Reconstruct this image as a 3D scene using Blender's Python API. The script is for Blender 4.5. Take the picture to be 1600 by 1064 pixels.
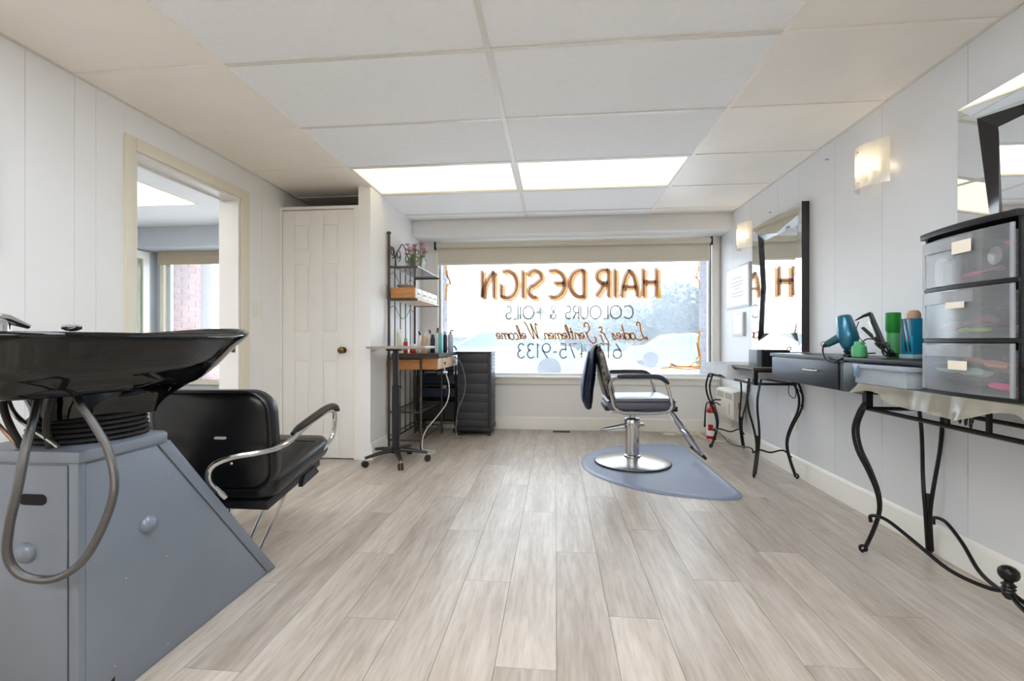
import bpy, bmesh, math, random
from mathutils import Vector, Matrix

for _o in list(bpy.data.objects):
    bpy.data.objects.remove(_o)
SC = bpy.context.scene
COL = SC.collection

# ------------------------------------------------------------------ camera
CAM_H = 0.96
YAW = math.atan(67.0 / 711.1)
cam_d = bpy.data.cameras.new('camera')
cam_d.sensor_width = 36.0
cam_d.lens = 16.0
cam_d.clip_start = 0.02
cam_d.clip_end = 300
cam = bpy.data.objects.new('camera', cam_d)
cam.location = (0, 0, CAM_H)
cam.rotation_euler = (math.pi / 2, 0, YAW)
COL.objects.link(cam)
SC.camera = cam

# ------------------------------------------------------------------ sky, sun, exposure
w = bpy.data.worlds.new('sky')
SC.world = w
w.use_nodes = True
bg = w.node_tree.nodes['Background']
bg.inputs['Color'].default_value = (0.79, 0.90, 1.0, 1)
bg.inputs['Strength'].default_value = 1.95
sd = bpy.data.lights.new('sun', 'SUN')
sd.energy = 2.6
sd.angle = math.radians(0.6)
sd.color = (1.0, 0.95, 0.88)
sun = bpy.data.objects.new('sun', sd)
sun.rotation_euler = Vector((2.3, 1.0, 3.3)).to_track_quat('Z', 'Y').to_euler()
sun.location = (8, 12, 14)
COL.objects.link(sun)
PANEL_POWER = 3.05          # ceiling light panels (emission strength)

SC.view_settings.view_transform = 'Standard'
SC.view_settings.look = 'None'
SC.view_settings.exposure = 1.78
SC.view_settings.gamma = 1.0
SC.view_settings.use_curve_mapping = False
SC.cycles.use_denoising = True
SC.cycles.max_bounces = 10
SC.cycles.diffuse_bounces = 6
SC.cycles.glossy_bounces = 5
SC.cycles.transparent_max_bounces = 24
SC.cycles.caustics_reflective = False
SC.cycles.caustics_refractive = False
SC.cycles.sample_clamp_indirect = 6.0

R = random.Random(7)

# ------------------------------------------------------------------ materials
def lin(c):
    return tuple(((v / 255) / 12.92 if v / 255 <= 0.04045 else ((v / 255 + 0.055) / 1.055) ** 2.4) for v in c)

MATS = {}
def mat(name, rgb, rough=0.5, metal=0.0, var=0.0, vscale=8.0, bump=0.0, bscale=60.0, stretch=None,
        emit=0.0, alpha=1.0, coat=0.0, rand=0.0, spec=0.5, rgb2=None, trans=0.0):
    """Principled material with procedural noise variation, bump and per-object random tint."""
    if name in MATS:
        return MATS[name]
    m = bpy.data.materials.new(name)
    m.use_nodes = True
    nt = m.node_tree
    N, L = nt.nodes, nt.links
    b = N['Principled BSDF']
    c = lin(rgb)
    b.inputs['Base Color'].default_value = (*c, 1)
    b.inputs['Roughness'].default_value = rough
    b.inputs['Metallic'].default_value = metal
    b.inputs['Specular IOR Level'].default_value = spec
    b.inputs['Coat Weight'].default_value = coat
    b.inputs['Coat Roughness'].default_value = 0.08
    b.inputs['Alpha'].default_value = alpha
    b.inputs['Transmission Weight'].default_value = trans
    if emit:
        b.inputs['Emission Color'].default_value = (*c, 1)
        b.inputs['Emission Strength'].default_value = emit
    tc = N.new('ShaderNodeTexCoord')
    mp = N.new('ShaderNodeMapping')
    L.new(tc.outputs['Object'], mp.inputs['Vector'])
    if stretch:
        mp.inputs['Scale'].default_value = stretch
    oi = N.new('ShaderNodeObjectInfo')
    if rand:
        vm = N.new('ShaderNodeVectorMath'); vm.operation = 'SCALE'
        vm.inputs[0].default_value = (37, 61, 23)
        L.new(oi.outputs['Random'], vm.inputs['Scale'])
        L.new(vm.outputs[0], mp.inputs['Location'])
    if var or rgb2:
        nz = N.new('ShaderNodeTexNoise')
        nz.inputs['Scale'].default_value = vscale
        nz.inputs['Detail'].default_value = 5
        nz.inputs['Roughness'].default_value = 0.6
        L.new(mp.outputs[0], nz.inputs['Vector'])
        cr = N.new('ShaderNodeValToRGB')
        c2 = lin(rgb2) if rgb2 else tuple(max(0, v * (1 - var)) for v in c)
        c1 = c if rgb2 else tuple(min(1, v * (1 + var)) for v in c)
        cr.color_ramp.elements[0].position = 0.32
        cr.color_ramp.elements[1].position = 0.68
        cr.color_ramp.elements[0].color = (*c2, 1)
        cr.color_ramp.elements[1].color = (*c1, 1)
        L.new(nz.outputs['Fac'], cr.inputs['Fac'])
        out = cr.outputs['Color']
    else:
        out = None
    if rand:
        hs = N.new('ShaderNodeHueSaturation')
        mr = N.new('ShaderNodeMapRange')
        mr.inputs['To Min'].default_value = 1 - rand
        mr.inputs['To Max'].default_value = 1 + rand
        L.new(oi.outputs['Random'], mr.inputs['Value'])
        L.new(mr.outputs[0], hs.inputs['Value'])
        hs.inputs['Color'].default_value = (*c, 1)
        if out:
            L.new(out, hs.inputs['Color'])
        out = hs.outputs['Color']
    if out:
        L.new(out, b.inputs['Base Color'])
    if bump:
        nb = N.new('ShaderNodeTexNoise')
        nb.inputs['Scale'].default_value = bscale
        nb.inputs['Detail'].default_value = 4
        L.new(mp.outputs[0], nb.inputs['Vector'])
        bp = N.new('ShaderNodeBump')
        bp.inputs['Strength'].default_value = bump
        bp.inputs['Distance'].default_value = 0.004
        L.new(nb.outputs['Fac'], bp.inputs['Height'])
        L.new(bp.outputs[0], b.inputs['Normal'])
    MATS[name] = m
    return m

def sheer(name, rgb, clear=0.5, rough=0.15, gloss=0.12, translucent=0.5):
    """Thin clear sheet: transparent + diffuse/translucent film + gloss."""
    if name in MATS:
        return MATS[name]
    m = bpy.data.materials.new(name)
    m.use_nodes = True
    nt = m.node_tree; N, L = nt.nodes, nt.links
    N.remove(N['Principled BSDF'])
    o = N['Material Output']
    c = (*lin(rgb), 1)
    tr = N.new('ShaderNodeBsdfTransparent')
    di = N.new('ShaderNodeBsdfDiffuse'); di.inputs['Color'].default_value = c
    tl = N.new('ShaderNodeBsdfTranslucent'); tl.inputs['Color'].default_value = c
    gl = N.new('ShaderNodeBsdfGlossy'); gl.inputs['Roughness'].default_value = rough
    m1 = N.new('ShaderNodeMixShader'); m1.inputs[0].default_value = translucent
    L.new(di.outputs[0], m1.inputs[1]); L.new(tl.outputs[0], m1.inputs[2])
    m2 = N.new('ShaderNodeMixShader')
    nz = N.new('ShaderNodeTexNoise'); nz.inputs['Scale'].default_value = 3.0; nz.inputs['Detail'].default_value = 4
    mr = N.new('ShaderNodeMapRange')
    mr.inputs['To Min'].default_value = max(0, clear - 0.08); mr.inputs['To Max'].default_value = min(1, clear + 0.08)
    L.new(nz.outputs['Fac'], mr.inputs['Value']); L.new(mr.outputs[0], m2.inputs[0])
    L.new(m1.outputs[0], m2.inputs[1]); L.new(tr.outputs[0], m2.inputs[2])
    m3 = N.new('ShaderNodeMixShader'); m3.inputs[0].default_value = gloss
    fr = N.new('ShaderNodeFresnel'); fr.inputs['IOR'].default_value = 1.45
    mm = N.new('ShaderNodeMath'); mm.operation = 'MULTIPLY'; mm.inputs[1].default_value = gloss * 8
    mm.use_clamp = True
    L.new(fr.outputs[0], mm.inputs[0]); L.new(mm.outputs[0], m3.inputs[0])
    L.new(m2.outputs[0], m3.inputs[1]); L.new(gl.outputs[0], m3.inputs[2])
    L.new(m3.outputs[0], o.inputs['Surface'])
    MATS[name] = m
    return m

def plank_mat():
    m = mat('vinyl_plank', (199, 190, 179), rough=0.34, spec=0.45, var=0.0, rand=0.11, rgb2=(168, 156, 143), vscale=2.2,
            stretch=(5.0, 0.55, 4.0), bump=0.06, bscale=26)
    nt = m.node_tree; N, L = nt.nodes, nt.links
    b = N['Principled BSDF']
    src = b.inputs['Base Color'].links[0].from_socket
    mp = next(n for n in N if n.type == 'MAPPING')
    n2 = N.new('ShaderNodeTexNoise'); n2.inputs['Scale'].default_value = 14; n2.inputs['Detail'].default_value = 6
    L.new(mp.outputs[0], n2.inputs['Vector'])
    mix = N.new('ShaderNodeMix'); mix.data_type = 'RGBA'; mix.blend_type = 'MULTIPLY'
    mix.inputs['Factor'].default_value = 0.48
    cr = N.new('ShaderNodeValToRGB')
    cr.color_ramp.elements[0].position = 0.30; cr.color_ramp.elements[0].color = (0.55, 0.52, 0.49, 1)
    cr.color_ramp.elements[1].position = 0.62; cr.color_ramp.elements[1].color = (1, 1, 1, 1)
    L.new(n2.outputs['Fac'], cr.inputs['Fac'])
    L.new(src, mix.inputs[6]); L.new(cr.outputs[0], mix.inputs[7])
    L.new(mix.outputs[2], b.inputs['Base Color'])
    return m

PLANK = plank_mat()
WHITE = mat('wall_paint', (240, 240, 239), rough=0.5, var=0.015, vscale=2)
WHITE_R = mat('panel_paint', (226, 228, 231), rough=0.38, var=0.012, vscale=2)
TRIM = mat('trim_paint', (240, 238, 231), rough=0.35, var=0.012)
CREAM = mat('casing_paint', (232, 226, 208), rough=0.35, var=0.015)
DOORW = mat('door_paint', (240, 238, 233), rough=0.35, var=0.012)
GREYBLUE = mat('greyblue_paint', (196, 202, 210), rough=0.5, var=0.015)
TILE = mat('ceiling_tile_textured', (249, 250, 250), rough=0.85, var=0.02, vscale=30, bump=0.5, bscale=160, rand=0.015)
TILE_B = mat('ceiling_tile_beige', (250, 244, 234), rough=0.42, var=0.02, vscale=4, bump=0.12, bscale=120, rand=0.02)
TBAR = mat('grid_bar_white', (224, 221, 212), rough=0.4)
BLACK_GLOSS = mat('black_acrylic', (6, 6, 7), rough=0.04)
BLACK_LEATHER = mat('black_vinyl', (14, 14, 16), rough=0.32, bump=0.12, bscale=90)
BLACK_PLASTIC = mat('black_plastic', (22, 23, 26), rough=0.42, var=0.1)
BLACK_IRON = mat('black_iron', (18, 16, 16), rough=0.35, metal=0.3, var=0.2, vscale=30)
BROWN_IRON = mat('grey_brown_iron', (82, 74, 68), rough=0.4, metal=0.5, var=0.12, vscale=30)
CHROME = mat('chrome', (205, 206, 208), rough=0.12, metal=1.0)
STEEL = mat('brushed_steel', (178, 176, 172), rough=0.28, metal=1.0, var=0.06, vscale=40)
GREYMETAL = mat('grey_enamel', (124, 132, 144), rough=0.38, metal=0.25, var=0.05, vscale=5, bump=0.03, bscale=30)
RUBBER = mat('dark_rubber', (26, 25, 26), rough=0.6)
MIRROR = mat('mirror_silver', (240, 243, 243), rough=0.015, metal=1.0)
DARKMIRROR = mat('dark_mirror', (20, 20, 22), rough=0.05, coat=0.5)
WOOD = mat('honey_wood', (206, 150, 92), rough=0.4, rgb2=(180, 120, 66), vscale=5, stretch=(1.5, 6, 9), var=0.1)
WALNUT = mat('dark_counter_wood', (92, 72, 58), rough=0.3, rgb2=(66, 50, 40), vscale=6, stretch=(6, 1, 3), var=0.1)
BRASS = mat('antique_brass', (120, 98, 62), rough=0.3, metal=1.0, var=0.1)
COPPER = mat('copper_hose', (150, 116, 98), rough=0.3, metal=0.9)
PAPER = mat('paper', (238, 236, 230), rough=0.7, var=0.01)

# ------------------------------------------------------------------ mesh builder
def cr_spline(pts, n=6, closed=False):
    P = [Vector(p) for p in pts]
    out = []
    k = len(P)
    rng = range(k if closed else k - 1)
    for i in rng:
        p1, p2 = P[i % k], P[(i + 1) % k]
        p0 = P[(i - 1) % k] if (closed or i > 0) else p1 * 2 - p2
        p3 = P[(i + 2) % k] if (closed or i + 2 < k) else p2 * 2 - p1
        for j in range(n):
            t = j / n
            out.append(0.5 * ((2 * p1) + (p2 - p0) * t + (2 * p0 - 5 * p1 + 4 * p2 - p3) * t * t + (3 * p1 - p0 - 3 * p2 + p3) * t ** 3))
    if not closed:
        out.append(P[-1].copy())
    return out

class MB:
    def __init__(s):
        s.v = []; s.f = []
    def add(s, vs, fs):
        o = len(s.v)
        s.v += [Vector(p) for p in vs]
        s.f += [tuple(i + o for i in f) for f in fs]
        return s
    def box(s, x0, x1, y0, y1, z0, z1):
        x0, x1 = sorted((x0, x1)); y0, y1 = sorted((y0, y1)); z0, z1 = sorted((z0, z1))
        return s.add([(x0, y0, z0), (x1, y0, z0), (x1, y1, z0), (x0, y1, z0), (x0, y0, z1), (x1, y0, z1), (x1, y1, z1), (x0, y1, z1)],
                     [(0, 3, 2, 1), (4, 5, 6, 7), (0, 1, 5, 4), (1, 2, 6, 5), (2, 3, 7, 6), (3, 0, 4, 7)])
    def obox(s, c, half, ax, ay, az):
        """oriented box: centre, half sizes, three axes"""
        c = Vector(c); A = [Vector(a).normalized() for a in (ax, ay, az)]
        vs = []
        for sz in (-1, 1):
            for sx, sy in ((-1, -1), (1, -1), (1, 1), (-1, 1)):
                vs.append(c + A[0] * half[0] * sx + A[1] * half[1] * sy + A[2] * half[2] * sz)
        return s.add(vs, [(0, 3, 2, 1), (4, 5, 6, 7), (0, 1, 5, 4), (1, 2, 6, 5), (2, 3, 7, 6), (3, 0, 4, 7)])
    def loft(s, rings, cap=True, closed=False):
        n = len(rings[0]); o = len(s.v)
        for r in rings:
            s.v += [Vector(p) for p in r]
        k = len(rings)
        for i in range(k if closed else k - 1):
            a = o + i * n; b = o + ((i + 1) % k) * n
            for j in range(n):
                s.f.append((a + j, a + (j + 1) % n, b + (j + 1) % n, b + j))
        if cap and not closed:
            s.f.append(tuple(o + j for j in reversed(range(n))))
            s.f.append(tuple(o + (k - 1) * n + j for j in range(n)))
        return s
    def tube(s, pts, r, n=8, spline=0, closed=False, flat=None):
        P = cr_spline(pts, spline, closed) if spline else [Vector(p) for p in pts]
        k = len(P)
        rr = r if isinstance(r, (list, tuple)) else None
        rings = []; up = None
        for i in range(k):
            if closed:
                t = P[(i + 1) % k] - P[(i - 1) % k]
            else:
                t = P[min(i + 1, k - 1)] - P[max(i - 1, 0)]
            t.normalize()
            if up is None:
                up = Vector((0, 0, 1)) if abs(t.z) < 0.9 else Vector((1, 0, 0))
            up = (up - t * up.dot(t)).normalized()
            sd_ = t.cross(up)
            if rr:
                q = i / (k - 1) * (len(rr) - 1); a = int(min(q, len(rr) - 2)); ra = rr[a] + (rr[a + 1] - rr[a]) * (q - a)
            else:
                ra = r
            fl = flat or 1.0
            rings.append([P[i] + (up * math.cos(2 * math.pi * j / n) * ra * fl + sd_ * math.sin(2 * math.pi * j / n) * ra) for j in range(n)])
        return s.loft(rings, cap=True, closed=closed)
    def lathe(s, prof, c, n=24, axis=(0, 0, 1)):
        az = Vector(axis).normalized()
        ax = az.orthogonal().normalized(); ay = az.cross(ax); c = Vector(c)
        rings = [[c + az * z + (ax * math.cos(2 * math.pi * j / n) + ay * math.sin(2 * math.pi * j / n)) * max(r, 1e-4) for j in range(n)] for r, z in prof]
        return s.loft(rings)
    def cyl(s, a, b, r, n=12):
        return s.tube([a, b], r, n)
    def prism(s, poly, axis, a, b):
        """extrude a 2D polygon; axis 'x': poly is (y,z); 'y': (x,z); 'z': (x,y)"""
        def P(p, t):
            return {'x': (t, p[0], p[1]), 'y': (p[0], t, p[1]), 'z': (p[0], p[1], t)}[axis]
        return s.loft([[P(p, a) for p in poly], [P(p, b) for p in poly]])
    def sphere(s, c, r, n=12, sx=1, sy=1, sz=1):
        rings = []
        m = max(6, n // 2)
        for i in range(m + 1):
            a = math.pi * i / m
            rings.append([(c[0] + sx * max(r * math.sin(a), 1e-4) * math.cos(2 * math.pi * j / n), c[1] + sy * max(r * math.sin(a), 1e-4) * math.sin(2 * math.pi * j / n), c[2] - sz * r * math.cos(a)) for j in range(n)])
        return s.loft(rings)
    def build(s, name, m, parent=None, bevel=0.0, seg=2, angle=35, subdiv=0, kind=None, label=None):
        me = bpy.data.meshes.new(name)
        org = Vector((0, 0, 0))
        if parent is not None:
            org = Vector(parent.get('_o', (0, 0, 0)))
        elif kind != 'structure' and s.v:
            lo = [min(v[i] for v in s.v) for i in range(3)]; hi = [max(v[i] for v in s.v) for i in range(3)]
            org = Vector(((lo[0] + hi[0]) / 2, (lo[1] + hi[1]) / 2, lo[2]))
        me.from_pydata([tuple(v - org) for v in s.v], [], s.f)
        bm = bmesh.new(); bm.from_mesh(me)
        bmesh.ops.recalc_face_normals(bm, faces=bm.faces)
        if bevel:
            es = [e for e in bm.edges if len(e.link_faces) == 2 and e.calc_face_angle(0) > math.radians(30)]
            bmesh.ops.bevel(bm, geom=es, offset=bevel, segments=seg, profile=0.6, affect='EDGES', clamp_overlap=True)
        if subdiv:
            bmesh.ops.subdivide_edges(bm, edges=bm.edges, cuts=subdiv, use_grid_fill=True, smooth=1.0)
        bm.to_mesh(me); bm.free()
        for p in me.polygons:
            p.use_smooth = True
        me.set_sharp_from_angle(angle=math.radians(angle))
        me.materials.append(m)
        o = bpy.data.objects.new(name, me)
        COL.objects.link(o)
        if parent is not None:
            o.parent = parent
            o['_o'] = tuple(org)
        else:
            o.location = org
            o['_o'] = tuple(org)
        if kind:
            o['kind'] = kind
        if label:
            o['label'] = label
        return o

def thing(name, loc, label, cat, group=None):
    o = bpy.data.objects.new(name, None)
    o.empty_display_size = 0.1
    COL.objects.link(o)
    o.location = loc
    o['_o'] = tuple(loc)
    o['label'] = label; o['category'] = cat
    if group:
        o['group'] = group
    return o

def tag(o, label, cat, group=None):
    o['label'] = label; o['category'] = cat
    if group:
        o['group'] = group
    return o

def struct(name, mb, m, parent=None, **k):
    return mb.build(name, m, parent, kind=None if parent else 'structure', **k)

def share(name, me, parent, loc, rot=None, scale=None):
    o = bpy.data.objects.new(name, me)
    COL.objects.link(o); o.parent = parent
    o.location = Vector(loc) - Vector(parent.get('_o', (0, 0, 0)))
    if rot: o.rotation_euler = rot
    if scale: o.scale = scale
    return o

def boxmesh(name, sx, sy, sz, m):
    """box mesh from the origin corner, to be shared"""
    me = bpy.data.meshes.new(name)
    b = MB().box(0, sx, 0, sy, 0, sz)
    me.from_pydata([tuple(v) for v in b.v], [], b.f)
    me.materials.append(m)
    return me

def MBx():
    return MB()

# ================================================================== ROOM SHELL
XL, XR, YB, YF, ZC = -2.24, 1.716, 4.93, -1.9, 2.2
SUBF = mat('subfloor', (120, 108, 96), rough=0.8, var=0.05)
floor = struct('floor', MBx().box(-4.75, XR + 0.1, YF - 0.1, 5.0, -0.12, -0.006), SUBF)
PW, PL = 0.182, 1.22
x = XL - 0.12
ci = 0
while x < XR:
    wv = min(PW, XR - x)
    y = -0.35 - (ci * 0.47 % PL)
    while y < YB:
        y0 = max(y, -0.35); y1 = min(y + PL, YB)
        if y1 - y0 > 0.03:
            me = boxmesh('plank', wv - 0.0014, y1 - y0 - 0.0014, 0.006, PLANK)
            share('plank', me, floor, (x, y0, -0.006))
        y += PL
    x += PW; ci += 1

# --- ceiling: slab, grid bars, tiles
ceiling = struct('ceiling', MBx().box(-4.8, XR + 0.1, YF - 0.1, 5.0, ZC + 0.03, ZC + 0.15), WHITE)
gx = [XL, -1.49, -0.285, 0.922, XR]
gy = [-1.9, -1.755, -1.14, -0.525, 0.09, 0.70, 1.312, 1.925, 2.535, 3.15, 3.775, 4.39, 4.6]
LIGHTS = {(1, 9), (2, 9), (1, 5), (2, 5), (1, 1), (2, 1)}
for i in range(4):
    for j in range(12):
        if (i, j) in LIGHTS:
            continue
        y1 = gy[j + 1]
        if i == 0 and j == 11:
            y1 = YB
        me = boxmesh('tile', gx[i + 1] - gx[i] - 0.018, y1 - gy[j] - 0.018, 0.02, TILE if i in (1, 2) and j < 9 or (i in (1, 2) and j >= 10) else TILE_B)
        drop = R.uniform(0, 0.003)
        share('tile', me, ceiling, (gx[i] + 0.009, gy[j] + 0.009, ZC + 0.004 - drop))
for i in (1, 2, 3):
    mbx = MBx().box(gx[i] - 0.012, gx[i] + 0.012, YF, YB if i == 0 else 4.6, ZC - 0.002, ZC + 0.03)
    struct('grid_bar', mbx, TBAR if i == 2 else TILE_B, ceiling)
for j in range(1, 12):
    for i in range(4):
        mm_ = TBAR if i in (1, 2) else TILE_B
        struct('grid_bar', MBx().box(gx[i] + (0.012 if i else 0), gx[i + 1] - 0.012 if i < 3 else XR, gy[j] - 0.011, gy[j] + 0.011, ZC - 0.001, ZC + 0.03), mm_, ceiling)
struct('edge_bar', MBx().box(XR - 0.014, XR, YF, 4.6, ZC - 0.003, ZC + 0.03), TBAR, ceiling)
struct('edge_bar', MBx().box(XL, XL + 0.014, YF, YB, ZC - 0.003, ZC + 0.03), TBAR, ceiling)

def diffuser_mat(name, strength, rgb):
    m = mat(name, rgb, rough=0.4, emit=strength)
    return m

def light_panel(x0, x1, y0, y1, label, strength, rgb, matname, group=None):
    t = thing('ceiling_light', ((x0 + x1) / 2, (y0 + y1) / 2, ZC), label, 'ceiling light', group)
    fr = MBx()
    for a in ((x0 + .012, x0 + .026, y0 + .012, y1 - .012), (x1 - .026, x1 - .012, y0 + .012, y1 - .012), (x0 + .026, x1 - .026, y0 + .012, y0 + .026), (x0 + .026, x1 - .026, y1 - .026, y1 - .012)):
        fr.box(a[0], a[1], a[2], a[3], ZC + 0.0, ZC + 0.028)
    fr.build('frame', TBAR, t)
    d = MBx().box(x0 + .026, x1 - .026, y0 + .026, y1 - .026, ZC + 0.012, ZC + 0.02)
    d.build('diffuser', diffuser_mat(matname, strength, rgb), t)
    return t
light_panel(gx[2], gx[3], gy[9], gy[10], 'bright fluorescent ceiling panel above the styling chair, near the shop window', 0.50, (255, 238, 208), 'diffuser_bright')
light_panel(gx[1], gx[2], gy[9], gy[10], 'dimmer cream ceiling light panel in front of the closet partition', 0.32, (250, 236, 206), 'diffuser_dim')
light_panel(gx[1], gx[2], gy[5], gy[6], 'fluorescent ceiling panel over the shampoo end of the salon', PANEL_POWER, (234, 244, 255), 'diffuser_rear')
light_panel(gx[2], gx[3], gy[5], gy[6], 'fluorescent ceiling panel over the near styling table', PANEL_POWER, (234, 244, 255), 'diffuser_rear')

light_panel(gx[1], gx[2], gy[1], gy[2], 'unseen ceiling fill panel added at the rear of the salon on the shampoo side', PANEL_POWER * 2.1, (252, 250, 248), 'diffuser_rear_fill')  # rear pair: unseen fill lamps added for surfaces facing the camera
light_panel(gx[2], gx[3], gy[1], gy[2], 'unseen ceiling fill panel added at the rear of the salon on the mirror side', PANEL_POWER * 2.1, (252, 250, 248), 'diffuser_rear_fill')
# --- right wall with panels
wall_right = struct('wall_right', MBx().box(XR + 0.008, XR + 0.12, YF, 5.02, 0, ZC + 0.05), WHITE_R)
y = YF
k = 0
while y < YB - 0.01:
    pw = (0.42, 0.30, 0.50, 0.405)[k % 4]
    y1 = min(y + pw, YB)
    struct('panel', MBx().box(XR, XR + 0.008, y + 0.0012, y1 - 0.0012, 0, ZC), WHITE_R, wall_right)
    y = y1; k += 1

# --- left wall with doorway
DY0, DY1, DZ = 2.235, 3.055, 1.975
XLB = -2.386
wl = MBx()
wl.box(XLB, XL - 0.008, YF, DY0, 0, ZC + .05).box(XLB, XL - 0.008, DY1, YB, 0, ZC + .05).box(XLB, XL - 0.008, DY0, DY1, DZ, ZC + .05)
wall_left = struct('wall_left', wl, WHITE)
y = YF; k = 0
while y < DY0 - 0.06:
    pw = (0.13, 0.20, 0.10, 0.27)[k % 4]
    y1 = min(y + pw, DY0 - 0.05)
    struct('panel', MBx().box(XL - 0.008, XL, y + 0.001, y1 - 0.001, 0, ZC), WHITE, wall_left)
    y = y1; k += 1
struct('panel', MBx().box(XL - 0.008, XL, DY0 - 0.05, DY1 + 0.05, DZ + 0.04, ZC), WHITE, wall_left)
struct('panel', MBx().box(XL - 0.008, XL, DY1 + 0.05, 3.30, 0, ZC), WHITE, wall_left)
struct('panel', MBx().box(XL - 0.008, XL, 3.302, 3.56, 0, ZC), WHITE, wall_left)
# casing and jamb lining
cs = MBx()
cs.box(XL, XL + .014, DY0 - .06, DY0, 0, DZ + .07).box(XL, XL + .014, DY1, DY1 + .085, 0, DZ + .07).box(XL, XL + .014, DY0, DY1, DZ, DZ + .07)
struct('trim_1', cs, CREAM, bevel=0.004)
jl = MBx()
jl.box(XLB, XL, DY1 - .0, DY1 - .018, 0, DZ).box(XLB, XL, DY0, DY0 + .018, 0, DZ).box(XLB, XL, DY0 + .018, DY1 - .018, DZ - .018, DZ)
jl.box(XLB + .03, XLB + .045, DY0 + .018, DY1 - .018, DZ - .03, DZ - .018)
jamb = struct('trim_2', jl, DOORW)
struct('strike_plate', MBx().box(XL - .05, XL - .022, DY1 - .021, DY1 - .018, .875, .945).box(XL - .043, XL - .030, DY1 - .0225, DY1 - .021, .893, .925), BRASS, jamb)
sw = thing('light_switch', (XL, 3.235, 1.2), 'white light switch plate between the doorway and the closet', 'light switch')
MBx().box(XL, XL + .008, 3.195, 3.275, 1.135, 1.255).build('plate', TRIM, sw, bevel=.003)
MBx().box(XL + .008, XL + .012, 3.220, 3.250, 1.165, 1.225).build('rocker', PAPER, sw, bevel=.002)

# --- window wall
WX0, WX1, WZ0, WZ1 = -1.275, 1.625, 0.575, 2.02
wb = MBx()
wb.box(-1.474, WX0, YB, 5.02, 0, ZC + .05).box(WX1, XR + .12, YB, 5.02, 0, ZC + .05).box(WX0, WX1, YB, 5.02, 0, WZ0 - .02).box(WX0, WX1, YB, 5.02, WZ1, ZC + .05)
wb.box(XLB, -1.474, YB, 5.02, 0, ZC + .05)
struct('wall_back', wb, WHITE)
struct('trim_3', MBx().box(-1.474, XR, 4.6, YB, 2.045, ZC + 0.03), WHITE)

window_1 = struct('window_1', MBx()
    .box(WX0 - .035, WX0 + .0, 4.905, 5.01, WZ0 - .085, WZ1 + .025)
    .box(WX1, WX1 + .075, 4.905, 5.01, WZ0 - .085, WZ1 + .025)
    .box(WX0, WX1, 4.905, 5.01, WZ1, WZ1 + .025), TRIM, bevel=.003)
struct('window_sill', MBx().box(WX0 - .03, WX1 + .07, 4.875, 4.965, WZ0 - .022, WZ0).box(WX0, WX1, 4.905, 4.93, WZ0 - .085, WZ0 - .022), TRIM, window_1, bevel=.003)
VINYL = mat('window_frame_vinyl', (228, 232, 238), rough=0.35)
struct('window_frame', MBx().box(WX0, WX0 + .022, 4.955, 5.0, WZ0, WZ1).box(WX1 - .022, WX1, 4.955, 5.0, WZ0, WZ1).box(WX0, WX1, 4.955, 5.0, WZ0, WZ0 + .03).box(WX0, WX1, 4.955, 5.0, WZ1 - .03, WZ1), VINYL, window_1)
struct('gasket', MBx().box(WX0 + .022, WX1 - .022, 4.962, 4.975, WZ0 + .001, WZ0 + .012), mat('gasket', (92, 100, 116), rough=.6), window_1)
PANE = sheer('glare_veil_glass', (236, 243, 255), clear=0.89, rough=0.03, gloss=0.05, translucent=0.9)  # pale translucent film stands in for veiling glare over the outside view
struct('pane', MBx().box(WX0 + .02, WX1 - .02, 4.980, 4.984, WZ0 + .02, WZ1 - .02), PANE, window_1)

# --- closet: partition wall, front frame, door
struct('wall_partition', MBx().box(-1.574, -1.474, 3.53, YB, 0, ZC + .03), WHITE)
struct('trim_4', MBx().box(XL, XL + .018, 3.53, 3.60, 0, 2.05).box(-1.612, -1.574, 3.53, 3.60, 0, 2.05).box(XL + .018, -1.612, 3.53, 3.60, 2.025, 2.05), DOORW)
DX0, DX1, DF = XL + .021, -1.615, 3.535
door = struct('door_1', MBx().box(DX0, DX1, DF + .010, DF + .035, .008, 2.02), DOORW)
PX = [(-2.117, -1.985), (-1.875, -1.745)]
PZ = [(.20, .80), (1.02, 1.585), (1.69, 1.90)]
fr = MBx()
xs = [DX0, PX[0][0], PX[0][1], PX[1][0], PX[1][1], DX1]
for a, b in ((0, 1), (2, 3), (4, 5)):
    fr.box(xs[a], xs[b], DF, DF + .010, .008, 2.02)
zz = [.008, .20, .80, 1.02, 1.585, 1.69, 1.90, 2.02]
for a in (0, 2, 4, 6):
    for (p0, p1) in PX:
        fr.box(p0, p1, DF, DF + .010, zz[a], zz[a + 1])
struct('stile_frame', fr, DOORW, door, bevel=.003)
for p0, p1 in PX:
    for z0, z1 in PZ:
        struct('panel', MBx().box(p0 + .018, p1 - .018, DF + .003, DF + .0101, z0 + .018, z1 - .018), DOORW, door, bevel=.005)
kn = MBx().lathe([(.026, 0), (.026, .006), (.010, .008), (.010, .03), (.020, .036), (.027, .048), (.024, .060), (.012, .066), (0, .067)], (-1.700, DF, .882), 20, (0, -1, 0))
struct('knob', kn, BRASS, door)
struct('closet_gap', MBx().box(-2.2, -1.62, 3.56, 3.60, 0.0005, 0.008), mat('door_gap', (30, 26, 24), rough=.9), door)

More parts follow.
